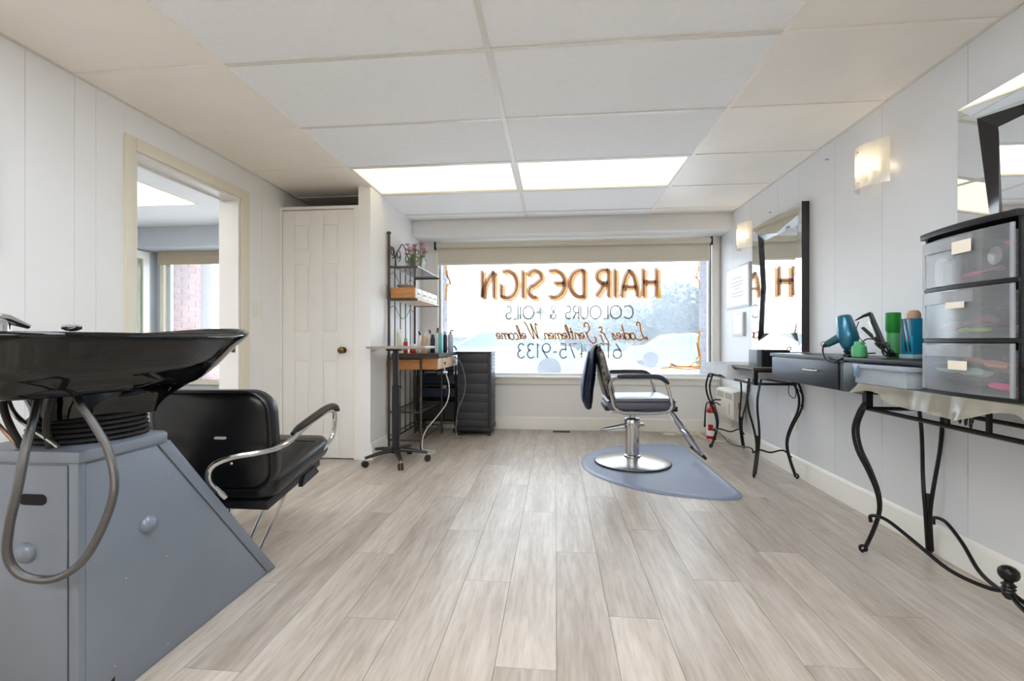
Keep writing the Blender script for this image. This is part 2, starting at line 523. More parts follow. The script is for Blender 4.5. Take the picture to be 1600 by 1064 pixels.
# --- baseboards
def bboard(name, axis, face, a, b, sgn):
    prof = [(0, 0), (.016, 0), (.016, .085), (.012, .095), (.012, .108), (.006, .130), (0, .135)]
    if axis == 'y':
        poly = [(face + sgn * p, z) for p, z in prof]
        mb = MBx().prism(poly, 'y', a, b)
    else:
        poly = [(face + sgn * p, z) for p, z in prof]
        mb = MBx().prism(poly, 'x', a, b)
    struct(name, mb, TRIM)
bboard('baseboard_right', 'y', XR, YF, YB, -1)
bboard('baseboard_back', 'x', YB, -1.474, XR - .016, -1)
bboard('baseboard_partition', 'y', -1.474, 3.53, YB - .016, 1)
bboard('baseboard_left', 'y', XL, YF, DY0 - .06, 1)
# rear wall behind the camera
struct('wall_front', MBx().box(XLB, XR + .12, YF - .1, YF, 0, ZC + .05), mat('taupe_paint', (158, 148, 134), rough=.6, var=.03))

# ================================================================== ROOM BEYOND THE DOORWAY
LXW = -4.65
struct('wall_far_left', MBx().box(LXW - .1, LXW, 0.4, 5.02, 0, ZC + .05), GREYBLUE)
struct('wall_far_front', MBx().box(LXW, XLB, 0.4, 0.5, 0, ZC + .05), GREYBLUE)
LW0, LW1, LZ0, LZ1 = -4.585, -2.60, .5, 1.93
struct('wall_far_back', MBx().box(LXW, LW0, YB, 5.02, 0, ZC + .05).box(LW1, XLB, YB, 5.02, 0, ZC + .05).box(LW0, LW1, YB, 5.02, 0, LZ0).box(LW0, LW1, YB, 5.02, LZ1, ZC + .05), GREYBLUE)
struct('trim_5', MBx().box(LXW, XLB, 4.6, YB, 1.985, ZC + .03), GREYBLUE)
window_2 = struct('window_2', MBx().box(LW0, LW0 + .045, 4.90, 5.01, LZ0 - .05, LZ1).box(LW1 - .045, LW1, 4.90, 5.01, LZ0 - .05, LZ1).box(LW0 + .045, LW1 - .045, 4.90, 5.01, LZ0 - .05, LZ0).box(LW0 + .045, LW1 - .045, 4.90, 5.01, LZ1 - .04, LZ1), CREAM)
struct('window_frame', MBx().box(LW0 + .045, LW0 + .085, 4.95, 4.99, LZ0, LZ1 - .04).box(LW1 - .085, LW1 - .045, 4.95, 4.99, LZ0, LZ1 - .04), mat('sash_blue_white', (205, 216, 230), rough=.35), window_2)
struct('pane', MBx().box(LW0 + .08, LW1 - .08, 4.968, 4.972, LZ0, LZ1 - .04), sheer('clear_pane', (240, 245, 250), clear=.86, rough=.03, gloss=.05, translucent=.9), window_2)
bl = thing('roman_shade', (-3.85, 4.87, 1.86), 'beige folded fabric shade at the top of the window beyond the doorway', 'window shade')
SHADE = mat('beige_shade', (186, 172, 150), rough=.8, var=.04)
for q in range(3):
    MBx().prism([(4.835 + .008 * q, 1.985 - .045 * q), (4.86, 1.985 - .045 * q), (4.866, 1.925 - .045 * q), (4.842 + .008 * q, 1.930 - .045 * q)], 'x', LW0 + .02, LW1 - .02).build('fold', SHADE, bl)
door_2 = struct('door_2', MBx().box(LXW, LXW + .03, 3.95, 4.06, 0, 1.965).box(LXW, LXW + .03, 4.72, 4.80, 0, 1.965).box(LXW, LXW + .03, 4.06, 4.72, 1.88, 1.965).box(LXW, LXW + .03, 4.06, 4.72, 0, .18), TRIM)
struct('pane', MBx().box(LXW + .005, LXW + .012, 4.06, 4.72, .18, 1.88), mat('green_glass_pane', (150, 158, 138), rough=.12, var=.15, vscale=3), door_2)
lp = thing('ceiling_light', (-3.85, 3.56, ZC), 'lit ceiling panel of the room seen through the doorway', 'ceiling light')
MBx().box(-4.46, -3.24, 3.24, 3.87, ZC + .004, ZC + .012).build('frame', TBAR, lp)
MBx().box(-4.44, -3.26, 3.26, 3.85, ZC - .002, ZC + .004).build('diffuser', diffuser_mat('diffuser_far', 0.5, (255, 242, 216)), lp)
lp = thing('ceiling_light', (-3.85, 1.9, ZC), 'unseen second ceiling panel added to brighten the room beyond the doorway', 'ceiling light')  # out-of-view lamp added to lift the far room
MBx().box(-4.46, -3.24, 1.58, 2.21, ZC + .004, ZC + .012).build('frame', TBAR, lp)
MBx().box(-4.44, -3.26, 1.60, 2.19, ZC - .002, ZC + .004).build('diffuser', diffuser_mat('diffuser_far_fill', 6.0, (255, 250, 244)), lp)
struct('ceiling_far', MBx().box(LXW, XLB, .5, 4.6, ZC + .006, ZC + .028), TILE)

# ================================================================== OUTSIDE
MORTAR = mat('mortar', (128, 120, 118), rough=.9, var=.05)
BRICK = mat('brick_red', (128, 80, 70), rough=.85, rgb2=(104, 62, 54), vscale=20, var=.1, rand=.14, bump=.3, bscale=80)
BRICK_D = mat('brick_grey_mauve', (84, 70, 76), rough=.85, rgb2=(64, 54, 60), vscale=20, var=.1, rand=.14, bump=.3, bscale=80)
def brick_return(name, xf, sgn, y0, y1, z0, z1, m):
    """brick return: face at xf, facing sgn along x"""
    wob = struct(name, MBx().box(xf - sgn * .012, xf - sgn * .11, y0, y1, z0, z1), MORTAR)
    full = boxmesh('brick', .10, .205, .060, m); half = boxmesh('brick', .10, .0975, .060, m)
    z = z0; k = 0
    while z + .06 <= z1:
        y = y0 + .003
        if k % 2:
            share('brick', half, wob, (xf - .10 if sgn > 0 else xf, y, z)); y += .1075
        while y + .05 < y1:
            lng = y1 - y >= .205
            share('brick', full if lng else half, wob, ((xf - .10 if sgn > 0 else xf) + R.uniform(-.002, .002), y, z)); y += .215 if lng else .1075
        z += .07; k += 1
    return wob
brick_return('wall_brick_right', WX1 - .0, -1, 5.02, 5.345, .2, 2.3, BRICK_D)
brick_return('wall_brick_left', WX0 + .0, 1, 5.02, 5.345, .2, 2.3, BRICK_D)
brick_return('wall_brick_far_left', LW0 - .02, 1, 5.02, 5.56, .0, 2.3, BRICK)
struct('wall_outside_sill', MBx().box(WX0, WX1, 5.02, 5.35, .2, .555), mat('stone_sill', (214, 216, 222), rough=.8, var=.04))
struct('roof_overhang', MBx().box(-6, 6, 4.9, 5.56, 2.30, 2.42), mat('soffit_white', (228, 230, 232), rough=.6))
struct('roof_slab', MBx().box(-6, 6, -3, 4.9, 2.36, 2.46), mat('roofing_grey', (120, 120, 122), rough=.9, var=.05))
pp = MBx().box(-4.66, -4.49, 5.58, 5.70, -.15, 2.30).build('porch_post', mat('post_grey', (172, 168, 160), rough=.6, var=.03), bevel=.006)
tag(pp, 'grey square porch post outside the window beyond the doorway', 'post')
ASPHALT = mat('pale_asphalt', (214, 216, 220), rough=.9, var=.06, vscale=2)
struct('ground', MBx().box(-90, 90, 5.02, 140, -.35, -.15), ASPHALT)
GRASS = mat('lawn', (150, 186, 128), rough=.95, var=.12, vscale=3)
struct('lawn', MBx().box(-70, 70, 22, 60, -.15, -.10), GRASS)

LEAF = [mat('leaf_a', (46, 62, 52), rough=.7, var=.15, rand=.1), mat('leaf_b', (56, 74, 58), rough=.7, var=.15, rand=.1)]
BARK = mat('bark', (106, 94, 84), rough=.9, var=.15)
def tree(x, y, h, r, label, n, seed, li, blobs=6):
    q = random.Random(seed)
    t = thing('tree', (x, y, -.15), label, 'tree')
    MBx().tube([(x, y, -.15), (x + .1, y, h * .35), (x, y + .1, h * .7)], [.22, .16, .06], 8, spline=3).build('trunk', BARK, t)
    cs_ = [(q.uniform(-.6, .6) * r, q.uniform(-.5, .5) * r, h * q.uniform(.42, .85), r * q.uniform(.45, .75)) for _ in range(blobs)]
    mb = MBx()
    for _ in range(n):
        c = q.choice(cs_)
        d = Vector((q.gauss(0, 1), q.gauss(0, 1), q.gauss(0, .85))).normalized() * c[3] * q.uniform(.55, 1.0)
        p = Vector((x + c[0], y + c[1], c[2])) + d
        a = Vector((q.gauss(0, 1), q.gauss(0, 1), q.gauss(0, 1))).normalized(); b = a.orthogonal().normalized()
        s = q.uniform(.14, .28)
        mb.add([p - a * s, p + b * s * .6, p + a * s, p - b * s * .6], [(0, 1, 2, 3)])
    f = mb.build('foliage', LEAF[li], t)
    f['kind'] = 'stuff'
    return t
tree(9.0, 30, 4.0, 2.5, 'broad round leafy tree outside, at the brick edge of the shop window', 7500, 1, 0, 11)
tree(5.6, 33, 3.2, 2.1, 'lower leafy tree outside, beside the broad round tree', 5500, 2, 1, 9)
tree(-1.2, 50, 4.4, 1.2, 'slim distant tree outside, between the pale roofs', 1500, 3, 1, 5)
tree(2.6, 42, 2.4, 2.0, 'small bushy tree outside, behind the parked car', 3600, 4, 0, 7)

def house(x0, x1, y0, y1, hw, hr, label, wallc, roofc, nm):
    t = thing('house', ((x0 + x1) / 2, (y0 + y1) / 2, -.15), label, 'house')
    MBx().box(x0, x1, y0, y1, -.15, hw).build('wall', mat(nm + '_wall', wallc, rough=.8, var=.04), t)
    ym = (y0 + y1) / 2
    MBx().prism([(y0 - .4, hw), (y1 + .4, hw), (ym, hr)], 'x', x0 - .4, x1 + .4).build('roof', mat(nm + '_roof', roofc, rough=.8, var=.05), t)
    n = max(2, int((x1 - x0) / 2.6))
    for i in range(n):
        cx = x0 + (i + .5) * (x1 - x0) / n
        wd = MBx().box(cx - .5, cx + .5, y0 - .05, y0, .7, hw - .5).build('window', TRIM, t)
        MBx().box(cx - .42, cx + .42, y0 - .07, y0 - .05, .78, hw - .58).build('pane', mat('far_glass', (120, 140, 165), rough=.1), wd)
    return t
house(-11.5, 0.2, 30, 37, 1.15, 2.9, 'low house with a wide pale green roof across the road', (92, 98, 108), (92, 116, 110), 'pale_green_house')
house(3.0, 9.0, 46, 52, 1.7, 3.2, 'pale blue house across the road behind the trees', (84, 92, 108), (74, 84, 102), 'pale_blue_house')

def car(x, y, label, rgb, nm, rz=0.0, s=1.0):
    t = thing('car', (x, y, -.15), label, 'car')
    body = mat(nm, rgb, rough=.25, coat=.5)
    glass = mat('car_glass', (70, 88, 110), rough=.05)
    L_, W_ = 4.3 * s, 1.75
    prof = [(-2.15, .28), (-2.15, .72), (-1.95, .86), (-1.25, .93), (-.55, 1.38), (.55, 1.42), (1.25, .98), (2.0, .92), (2.15, .75), (2.15, .28)]
    P = lambda u, v, z: (x + u * s, y + v, z - .15)
    rings = []
    for v, sc in ((-.87, .97), (-.80, 1), (.80, 1), (.87, .97)):
        rings.append([P(u * sc, v, z if z < .95 else .95 + (z - .95) * (1 if abs(v) < .85 else .85)) for u, z in prof])
    MBx().loft(rings).build('body', body, t, bevel=.03)
    for v in (-.885, .885):
        MBx().prism([((x + u * s), z - .15) for u, z in ((-1.15, .96), (-.52, 1.32), (.50, 1.35), (1.10, .98))], 'y', y + v - .01, y + v + .01).build('side_window', glass, t)
    for u in (-1.35, 1.35):
        for v in (-.80, .80):
            MBx().lathe([(.05, -.1), (.32, -.09), (.33, 0), (.32, .09), (.05, .1)], P(u, v, .33), 16, (0, 1, 0)).build('wheel', RUBBER, t)
    return t
car(-1.5, 13.2, 'pale blue car parked close outside the shop window', (80, 96, 124), 'paint_pale_blue')
car(5.2, 20.0, 'slate blue car parked farther off near the trees', (70, 80, 102), 'paint_slate', s=.95)
fb = thing('flower_tub', (-4.0, 5.45, -.15), 'tub of pink flowers standing outside the window beyond the doorway', 'plant')
MBx().lathe([(.10, 0), (.16, .55), (.17, .58), (.14, .58), (.13, .5)], (-4.2, 5.35, -.15), 16).build('pot', mat('terracotta', (176, 120, 96), rough=.8), fb)
fm = MBx()
for _ in range(160):
    p = Vector((-4.2 + R.gauss(0, .1), 5.35 + R.gauss(0, .08), .52 + R.uniform(-.08, .16)))
    a = Vector((R.gauss(0, 1), R.gauss(0, 1), R.gauss(0, 1))).normalized(); b = a.orthogonal()
    fm.add([p - a * .02, p + b * .02, p + a * .02, p - b * .02], [(0, 1, 2, 3)])
ff = fm.build('blossom', mat('pink_petal', (226, 120, 118), rough=.7), fb); ff['kind'] = 'stuff'

# ================================================================== WINDOW LETTERING (painted on the inside of the pane)
GY = 4.9795
def arc(cx, cy, rx, ry, a0, a1, n=14):
    return [(cx + rx * math.cos(math.radians(a0 + (a1 - a0) * i / n)), cy + ry * math.sin(math.radians(a0 + (a1 - a0) * i / n))) for i in range(n + 1)]
def ribbon(mb, pl, wd, y):
    """flat painted stroke along a polyline of (x, z)"""
    P = [Vector((p[0], p[1])) for p in pl]
    k = len(P)
    a = []; b = []
    for i in range(k):
        t = P[min(i + 1, k - 1)] - P[max(i - 1, 0)]
        if t.length < 1e-9: t = Vector((1, 0))
        t.normalize(); nrm = Vector((-t.y, t.x)) * wd / 2
        a.append(P[i] + nrm); b.append(P[i] - nrm)
    vs = [(p.x, y, p.y) for p in a] + [(p.x, y, p.y) for p in b]
    mb.add(vs, [(i, i + 1, k + i + 1, k + i) for i in range(k - 1)])
# big title glyphs, as seen from inside the room (already reversed): unit box, strokes
BIG = {
 'N': [[(.13, 0), (.13, 1)], [(.87, 0), (.87, 1)], [(.87, .95), (.62, .80), (.38, .56), (.22, .30), (.15, .05)]],
 'G': [arc(.42, .5, .50, .48, 118, -90, 22) + [(.30, .02), (.10, .06)], [(.12, .04), (.12, .52)]],
 'I': [[(.5, 0), (.5, 1)]],
 'S': [arc(.48, .74, .42, .24, 170, -70, 16)[0:14] + [(.55, .50), (.30, .42)] + arc(.52, .24, .42, .22, 120, 290, 12)],
 'E': [arc(.42, .5, .50, .48, 118, -118, 24), [(.42, .52), (.92, .52)]],
 'D': [[(.90, 0), (.90, 1)], [(.90, .97)] + arc(.70, .5, .62, .47, 90, 270, 20) + [(.90, .03)]],
 'R': [[(.88, 0), (.88, 1)], [(.88, .97)] + arc(.50, .74, .40, .23, 90, 270, 14) + [(.88, .51)], [(.60, .50), (.38, .28), (.05, .04)]],
 'A': [[(.08, 0), (.14, .35), (.28, .72), (.50, .97)], [(.50, .97), (.72, .72), (.86, .35), (.92, 0)], [(.12, .36), (.88, .36)]],
 'H': [[(.13, 0), (.13, 1)], [(.87, 0), (.87, 1)], [(.13, .52), (.87, .52)]],
}
def pxx(px):
    return 1.114 + (px - 1031) * .0069
title = [('H', 1002, 1029), ('A', 970, 999), ('I', 959, 966), ('R', 932, 955), ('D', 890, 917), ('E', 853, 887), ('S', 825, 850), ('I', 815, 822), ('G', 780, 811), ('N', 750, 775)]
brown = MBx(); orange = MBx()
z0, z1 = 1.428, 1.735
for ch, a, b in title:
    X0, X1 = pxx(a), pxx(b)
    for st in BIG[ch]:
        pl = [(X0 + u * (X1 - X0), z0 + v * (z1 - z0)) for u, v in st]
        ribbon(brown, pl, .040, GY - .0012)
        ribbon(orange, [(p[0] + .024, p[1] - .020) for p in pl], .052, GY - .0006)
P_BROWN = sheer('paint_brown', (194, 148, 114), clear=0.0, gloss=0.01, translucent=0.15)
P_ORANGE = sheer('paint_orange', (242, 178, 88), clear=0.0, gloss=0.01, translucent=0.15)
P_SCRIPT = sheer('paint_script', (176, 108, 48), clear=0.0, gloss=0.01, translucent=0.15)
P_GREY = sheer('paint_grey', (120, 118, 118), clear=0.0, gloss=0.01, translucent=0.15)
P_GLARE = sheer('paint_glare_pale', (190, 188, 192), clear=0.0, gloss=0.01, translucent=0.15)  # window reflection over two characters, put in as paler paint
struct('title_lettering', brown, P_BROWN, window_1)
struct('title_shadow_lettering', orange, P_ORANGE, window_1)

# thin lettering glyphs in reading direction: (width, strokes)
THIN = {
 'C': (.85, [arc(.46, .5, .46, .5, 45, 315, 20)]),
 'O': (1.0, [arc(.5, .5, .5, .5, 0, 360, 28)]),
 'L': (.42, [[(0, 1), (0, 0), (.42, 0)]]),
 'U': (.62, [[(0, 1), (0, .32)] + arc(.31, .31, .31, .31, 180, 360, 12) + [(.62, 1)]]),
 'R': (.5, [[(0, 0), (0, 1), (.25, 1)] + arc(.25, .74, .25, .26, 90, -90, 10) + [(0, .48)], [(.22, .48), (.5, 0)]]),
 'S': (.5, [arc(.25, .74, .23, .26, 40, 250, 12) + [(.3, .48)] + arc(.25, .25, .25, .25, 60, -150, 12)]),
 '&': (.6, [[(.6, 0), (.15, .7)] + arc(.28, .82, .16, .18, 200, -40, 10) + [(.1, .4)] + arc(.25, .22, .22, .22, 150, 330, 10) + [(.58, .45)]]),
 'F': (.42, [[(0, 0), (0, 1), (.42, 1)], [(0, .52), (.36, .52)]]),
 'I': (.06, [[(.03, 0), (.03, 1)]]),
 ' ': (.45, []),
 '-': (.34, [[(.03, .42), (.31, .42)]]),
 '6': (.62, [arc(.31, .3, .31, .3, 0, 360, 22), [(.04, .42), (.18, .68), (.42, 1)]]),
 '1': (.2, [[(0, .84), (.16, 1), (.16, 0)]]),
 '3': (.55, [arc(.27, .76, .24, .24, 150, -80, 12), arc(.27, .27, .28, .27, 85, -150, 14)]),
 '4': (.66, [[(.5, 0), (.5, 1), (0, .30), (.66, .30)]]),
 '7': (.55, [[(0, 1), (.55, 1), (.16, 0)]]),
 '5': (.55, [[(.50, 1), (.14, 1), (.08, .58)] + arc(.27, .31, .28, .31, 125, -150, 16)]),
 '9': (.62, [arc(.31, .7, .31, .3, 0, 360, 22), [(.58, .58), (.44, .32), (.20, 0)]]),
}
def thin_text(txt, xr, xl, z0, z1, wd, matl, gap=.2, glared=()):
    tot = sum(THIN[c][0] + gap for c in txt) - gap
    sx = (xr - xl) / tot
    mb = MBx(); mf = MBx(); u = 0
    for i, c in enumerate(txt):
        for st in THIN[c][1]:
            ribbon(mf if i in glared else mb, [(xr - (u + p[0]) * sx, z0 + p[1] * (z1 - z0)) for p in st], wd, GY - .0008)
        u += THIN[c][0] + gap
    return mb, mf
mb, mf = thin_text('COLOURS & FOILS', .835, -.535, 1.195, 1.335, .0175, P_GREY, .2, (8, 10))
struct('service_lettering', mb, P_GREY, window_1)
struct('glare_pale_lettering', mf, P_GLARE, window_1)
mb, mf = thin_text('613-475-9133', .712, -.405, .768, .925, .016, P_GREY, .2)
struct('phone_lettering', mb, P_GREY, window_1)

# script line, reading direction, x-height .42
def _loop(a):
    return a
SCR = {
 'L': (.95, [[(.62, .78)] + arc(.50, .84, .13, .14, -10, 190, 10) + [(.40, .55), (.36, .25), (.20, .05), (.02, .02), (.08, .14), (.35, .04), (.70, -.04), (.95, .08)]]),
 'a': (.46, [arc(.2, .2, .19, .2, 30, 390, 14), [(.40, .40), (.38, .08), (.48, .04)]]),
 'd': (.46, [arc(.2, .2, .19, .2, 30, 390, 14), [(.40, .92), (.38, .08), (.48, .04)]]),
 'i': (.20, [[(.06, .40), (.06, .08), (.18, .03)], [(.07, .56), (.09, .62)]]),
 'e': (.40, [[(.03, .18), (.34, .24)] + arc(.19, .24, .16, .17, 0, 300, 14) + [(.40, .08)]]),
 's': (.34, [[(.04, .10), (.26, .40), (.30, .18), (.20, .0), (.04, .05)]]),
 'n': (.46, [[(.05, .40), (.05, .0)], [(.05, .25), (.2, .40), (.34, .36), (.34, .08), (.46, .03)]]),
 'm': (.70, [[(.05, .40), (.05, .0)], [(.05, .25), (.2, .40), (.32, .34), (.32, .0)], [(.32, .25), (.45, .40), (.58, .34), (.58, .08), (.70, .03)]]),
 't': (.30, [[(.14, .75), (.10, .1), (.28, .03)], [(.0, .46), (.28, .48)]]),
 'l': (.26, [[(.02, .08), (.22, .70), (.16, .92), (.08, .70), (.08, .12), (.24, .03)]]),
 'c': (.36, [arc(.2, .2, .18, .2, 50, 300, 12)]),
 'o': (.42, [arc(.2, .2, .19, .2, 0, 360, 14), [(.36, .32), (.44, .34)]]),
 'G': (.90, [[(.72, .70)] + arc(.55, .72, .20, .24, 20, 250, 14) + [(.62, .38), (.70, .40), (.62, .05), (.35, -.22), (.10, -.12), (.02, .08), (.16, .14)]]),
 'W': (1.15, [[(.02, .80), (.16, .92), (.22, .60), (.20, .04), (.48, .70), (.56, .92), (.52, .40), (.56, .02), (.84, .60), (.98, .95), (1.12, .98)]]),
 '&': (.75, [[(.66, .64), (.45, .72), (.42, .52), (.58, .42), (.34, .34), (.24, .10), (.10, -.18), (.36, -.26), (.56, -.06), (.60, .18), (.74, .22)]]),
 ' ': (.30, []),
}
txt = 'Ladies & Gentlemen Welcome'
tot = sum(SCR[c][0] for c in txt) + .2
xr, xl, zb, zh = .990, -.665, .972, .20
sx = (xr - xl) / tot
mb = MBx(); sh = MBx(); u = 0
for c in txt:
    for st in SCR[c][1]:
        st2 = cr_spline([(p[0], p[1], 0) for p in st], 4)
        pl = [(xr - (u + p[0] + p[1] * .32) * sx, zb + p[1] * zh * (.85 if c.islower() else .95)) for p in st2]
        ribbon(mb, pl, .0125, GY - .0008)
        ribbon(sh, [(p[0] + .005, p[1] - .005) for p in pl], .011, GY - .0004)
    u += SCR[c][0]
struct('script_lettering', mb, P_SCRIPT, window_1)
struct('script_shadow_lettering', sh, P_ORANGE, window_1)
# painted corner scrolls
fl = MBx()
def scroll(pts, wd):
    ribbon(fl, [(p.x, p.y) for p in cr_spline([(a, b, 0) for a, b in pts], 6)], wd, GY - .0008)
cx, cz = 1.520, .66
scroll([(cx - .40, cz), (cx - .28, cz + .01), (cx - .12, cz - .005), (cx + .0, cz + .005)], .018)
scroll([(cx - .30, cz + .06), (cx - .24, cz + .03), (cx - .12, cz + .02), (cx - .02, cz + .02)], .02)
scroll([(cx - .30, cz + .01), (cx - .29, cz + .04), (cx - .24, cz + .03)], .014)
scroll([(cx, cz), (cx + .01, cz + .12), (cx - .01, cz + .26), (cx + .005, cz + .41)], .02)
scroll([(cx - .03, cz + .10), (cx - .005, cz + .15), (cx - .02, cz + .24), (cx - .03, cz + .28)], .014)
scroll([(cx - .10, cz + .02), (cx - .04, cz + .07), (cx - .01, cz + .02)], .014)
scroll([(cx - .02, 1.79), (cx - .005, 1.72), (cx - .03, 1.64), (cx, 1.58), (cx, 1.50)], .016)
scroll([(cx - .06, 1.66), (cx - .03, 1.62), (cx - .005, 1.66)], .012)
lx = -1.21
scroll([(lx, 1.79), (lx + .01, 1.70), (lx + .05, 1.60), (lx + .01, 1.56), (lx, 1.40)], .022)
scroll([(lx + .03, 1.78), (lx + .02, 1.68), (lx + .06, 1.58)], .014)
struct('corner_scrolls', fl, P_ORANGE, window_1)

# --- roller blind
rb = thing('roller_blind', (.16, 4.88, 1.79), 'cream fabric roller blind pulled part way down the shop window', 'window blind')
BLIND = mat('blind_fabric', (222, 216, 202), rough=.8, var=.015, vscale=3)
MBx().cyl((-1.285, 4.868, 1.992), (1.602, 4.868, 1.992), .030, 16).build('roller', BLIND, rb)
MBx().box(-1.28, 1.597, 4.895, 4.8975, 1.795, 2.0).build('fabric', BLIND, rb)
MBx().box(-1.28, 1.597, 4.888, 4.902, 1.782, 1.800).build('bottom_bar', TRIM, rb, bevel=.003)
for xx in (-1.300, 1.606):
    MBx().box(xx - .008, xx + .008, 4.838, 4.900, 1.945, 2.03).build('bracket', BLACK_PLASTIC, rb, bevel=.003)

# ================================================================== SHAMPOO STATION
WXc = -1.335
ws = thing('shampoo_station', (WXc, 1.3, 0), 'grey metal shampoo pedestal with a glossy black backwash bowl', 'shampoo station')
side = [(1.027, 0), (1.827, 0), (1.297, .655), (1.027, .655)]
body = MBx().prism(side, 'x', WXc - .156, -1.179)
body.build('cabinet', GREYMETAL, ws, bevel=.004)
# side panel (proud sheet with a seam along the slanted front strip)
sp = MBx().prism([(1.040, .012), (1.758, .012), (1.243, .648), (1.040, .648)], 'x', -1.179, -1.175)
sp.build('side_panel', GREYMETAL, ws, bevel=.0015)
MBx().prism([(1.766, .012), (1.820, .004), (1.294, .650), (1.250, .650)], 'x', -1.179, -1.174).build('edge_strip', GREYMETAL, ws, bevel=.0015)
MBx().box(WXc - .156, -1.207, 1.022, 1.027, .012, .648).build('rear_panel', GREYMETAL, ws, bevel=.0012)
MBx().box(-1.201, -1.175, 1.021, 1.040, .0, .655).build('corner_post', GREYMETAL, ws, bevel=.003)
top = [(-1.168, 1.016), (-1.168, 1.275), (-1.200, 1.300), (-1.440, 1.300), (-1.497, 1.200), (-1.497, 1.016)]
MBx().prism(top, 'z', .655, .684).build('top_slab', GREYMETAL, ws, bevel=.006)
def dome(c, ax, r=.026):
    return MBx().lathe([(r, 0), (r * .98, .004), (r * .85, .010), (r * .55, .0155), (r * .2, .018), (0, .0182)], c, 24, ax)
dome((-1.175, 1.217, .428), (1, 0, 0)).build('dome_cap', GREYMETAL, ws)
dome((-1.318, 1.022, .428), (0, -1, 0)).build('dome_cap', GREYMETAL, ws)
SLOT = mat('slot_dark', (10, 10, 11), rough=.9)
sl = [(-1.300 + .024 * s + .0135 * math.cos(math.radians(a)), .562 + .0135 * math.sin(math.radians(a))) for s, a0 in ((1, -90), (-1, 90)) for a in range(a0, a0 + 181, 20)]
MBx().prism(sl, 'y', 1.0195, 1.0222).build('slot', SLOT, ws)
for (yy, zz_) in ((1.283, .552), (1.149, .556), (1.278, .305), (1.147, .305), (1.283, .037), (1.116, .087)):
    MBx().lathe([(.0035, 0), (.003, .0015), (0, .002)], (-1.175, yy, zz_), 10, (1, 0, 0)).build('rivet', STEEL, ws)
MBx().prism([(1.055, .0), (1.115, .0), (1.115, .060), (1.055, .03)], 'x', -1.176, -1.1742).build('anchor_cutout', SLOT, ws)
MBx().lathe([(.005, 0), (.004, .004), (0, .005)], (-1.1745, 1.105, .028), 8, (1, 0, 0)).build('anchor_bolt', COPPER, ws)
# rubber collar
NC = (WXc, 1.195)
bl_ = MBx()
for i in range(5):
    z = .686 + i * .0135
    bl_.lathe([(.118, z), (.132 - .002 * i, z + .001), (.137 - .002 * i, z + .006), (.132 - .002 * i, z + .012), (.118, z + .013)], (NC[0], NC[1], 0), 40)
bl_.build('rubber_collar', RUBBER, ws, angle=60)
# bowl: rings from the neck up to the rim, then inside
def ring(z, yr, yf, hw, p=2.6, n=112, fz=0.0, boxr=.0):
    yc = NC[1] + .07
    out = []
    for j in range(n):
        a = 2 * math.pi * j / n
        ca, sa = math.cos(a), math.sin(a)
        ly = (yf - yc) if sa > 0 else (yc - yr)
        pp_ = p if sa > 0 else p + boxr
        rx = abs(ca) ** (2 / pp_) * (1 if ca > 0 else -1)
        ry = abs(sa) ** (2 / pp_) * (1 if sa > 0 else -1)
        yv = yc + ly * ry
        zl = z + fz * max(0, (yv - yc) / max(yf - yc, .01)) ** 3
        out.append((NC[0] + hw * rx, yv, zl))
    return out
bo = MBx()
rings = [ring(.745, 1.068, 1.322, .127, 2.0), ring(.760, 1.066, 1.335, .130, 2.0), ring(.780, 1.063, 1.375, .138, 2.0), ring(.800, 1.060, 1.425, .150, 2.1), ring(.821, 1.055, 1.475, .166, 2.2),
         ring(.823, .905, 1.48, .170, 2.3, boxr=1.6), ring(.829, .880, 1.492, .178, 2.4, boxr=1.8), ring(.845, .870, 1.525, .190, 2.4, boxr=1.8), ring(.868, .862, 1.562, .205, 2.4, boxr=1.8),
         ring(.872, .852, 1.566, .210, 2.4, boxr=1.8), ring(.905, .842, 1.615, .224, 2.4, fz=.008, boxr=1.8), ring(.935, .834, 1.665, .236, 2.4, fz=.018, boxr=1.8),
         ring(.955, .826, 1.708, .245, 2.4, fz=.022, boxr=1.8), ring(.968, .822, 1.726, .250, 2.4, fz=.026, boxr=1.8), ring(.976, .823, 1.726, .250, 2.4, fz=.028, boxr=1.8), ring(.980, .828, 1.720, .246, 2.4, fz=.028, boxr=1.8),
         ring(.978, .86, 1.700, .232, 2.4, fz=.022, boxr=1.6), ring(.955, 1.00, 1.655, .215, 2.3), ring(.90, 1.06, 1.56, .17, 2.2), ring(.855, 1.11, 1.45, .11, 2.0), ring(.845, 1.17, 1.36, .05, 2.0)]
bo.loft(rings)
bowl = bo.build('bowl', BLACK_GLOSS, ws, angle=50)
# neck rest and deck ridge
MBx().tube([(WXc - .17, 1.60, .985), (WXc - .10, 1.67, .986), (WXc, 1.695, .982), (WXc + .10, 1.67, .986), (WXc + .17, 1.60, .985)], [.006, .016, .013, .016, .006], 10, spline=6).build('neck_rest', RUBBER, bowl)
# knob, mixer tap on the rear deck
kb = MBx().lathe([(.0075, 0), (.0075, .016), (.013, .018), (.0215, .022), (.0225, .026), (.0225, .031), (.019, .034), (0, .0345)], (-1.355, 1.16, .970), 24)
kb.build('valve_knob', CHROME, ws)
fa = MBx().lathe([(.03, 0), (.03, .006), (.022, .010), (.020, .04), (.016, .05), (0, .052)], (-1.335, .975, .972), 20)
fa.build('mixer_tap', CHROME, ws)
MBx().tube([(-1.345, .95, 1.018), (-1.330, .99, 1.012), (-1.315, 1.025, .994)], [.022, .020, .009], 12, flat=.6).build('tap_lever', CHROME, ws)
MBx().lathe([(.018, 0), (.016, .008), (.006, .012), (.006, .03), (.012, .04), (.012, .06)], (-1.36, .90, .975), 16).build('spray_head', CHROME, ws)
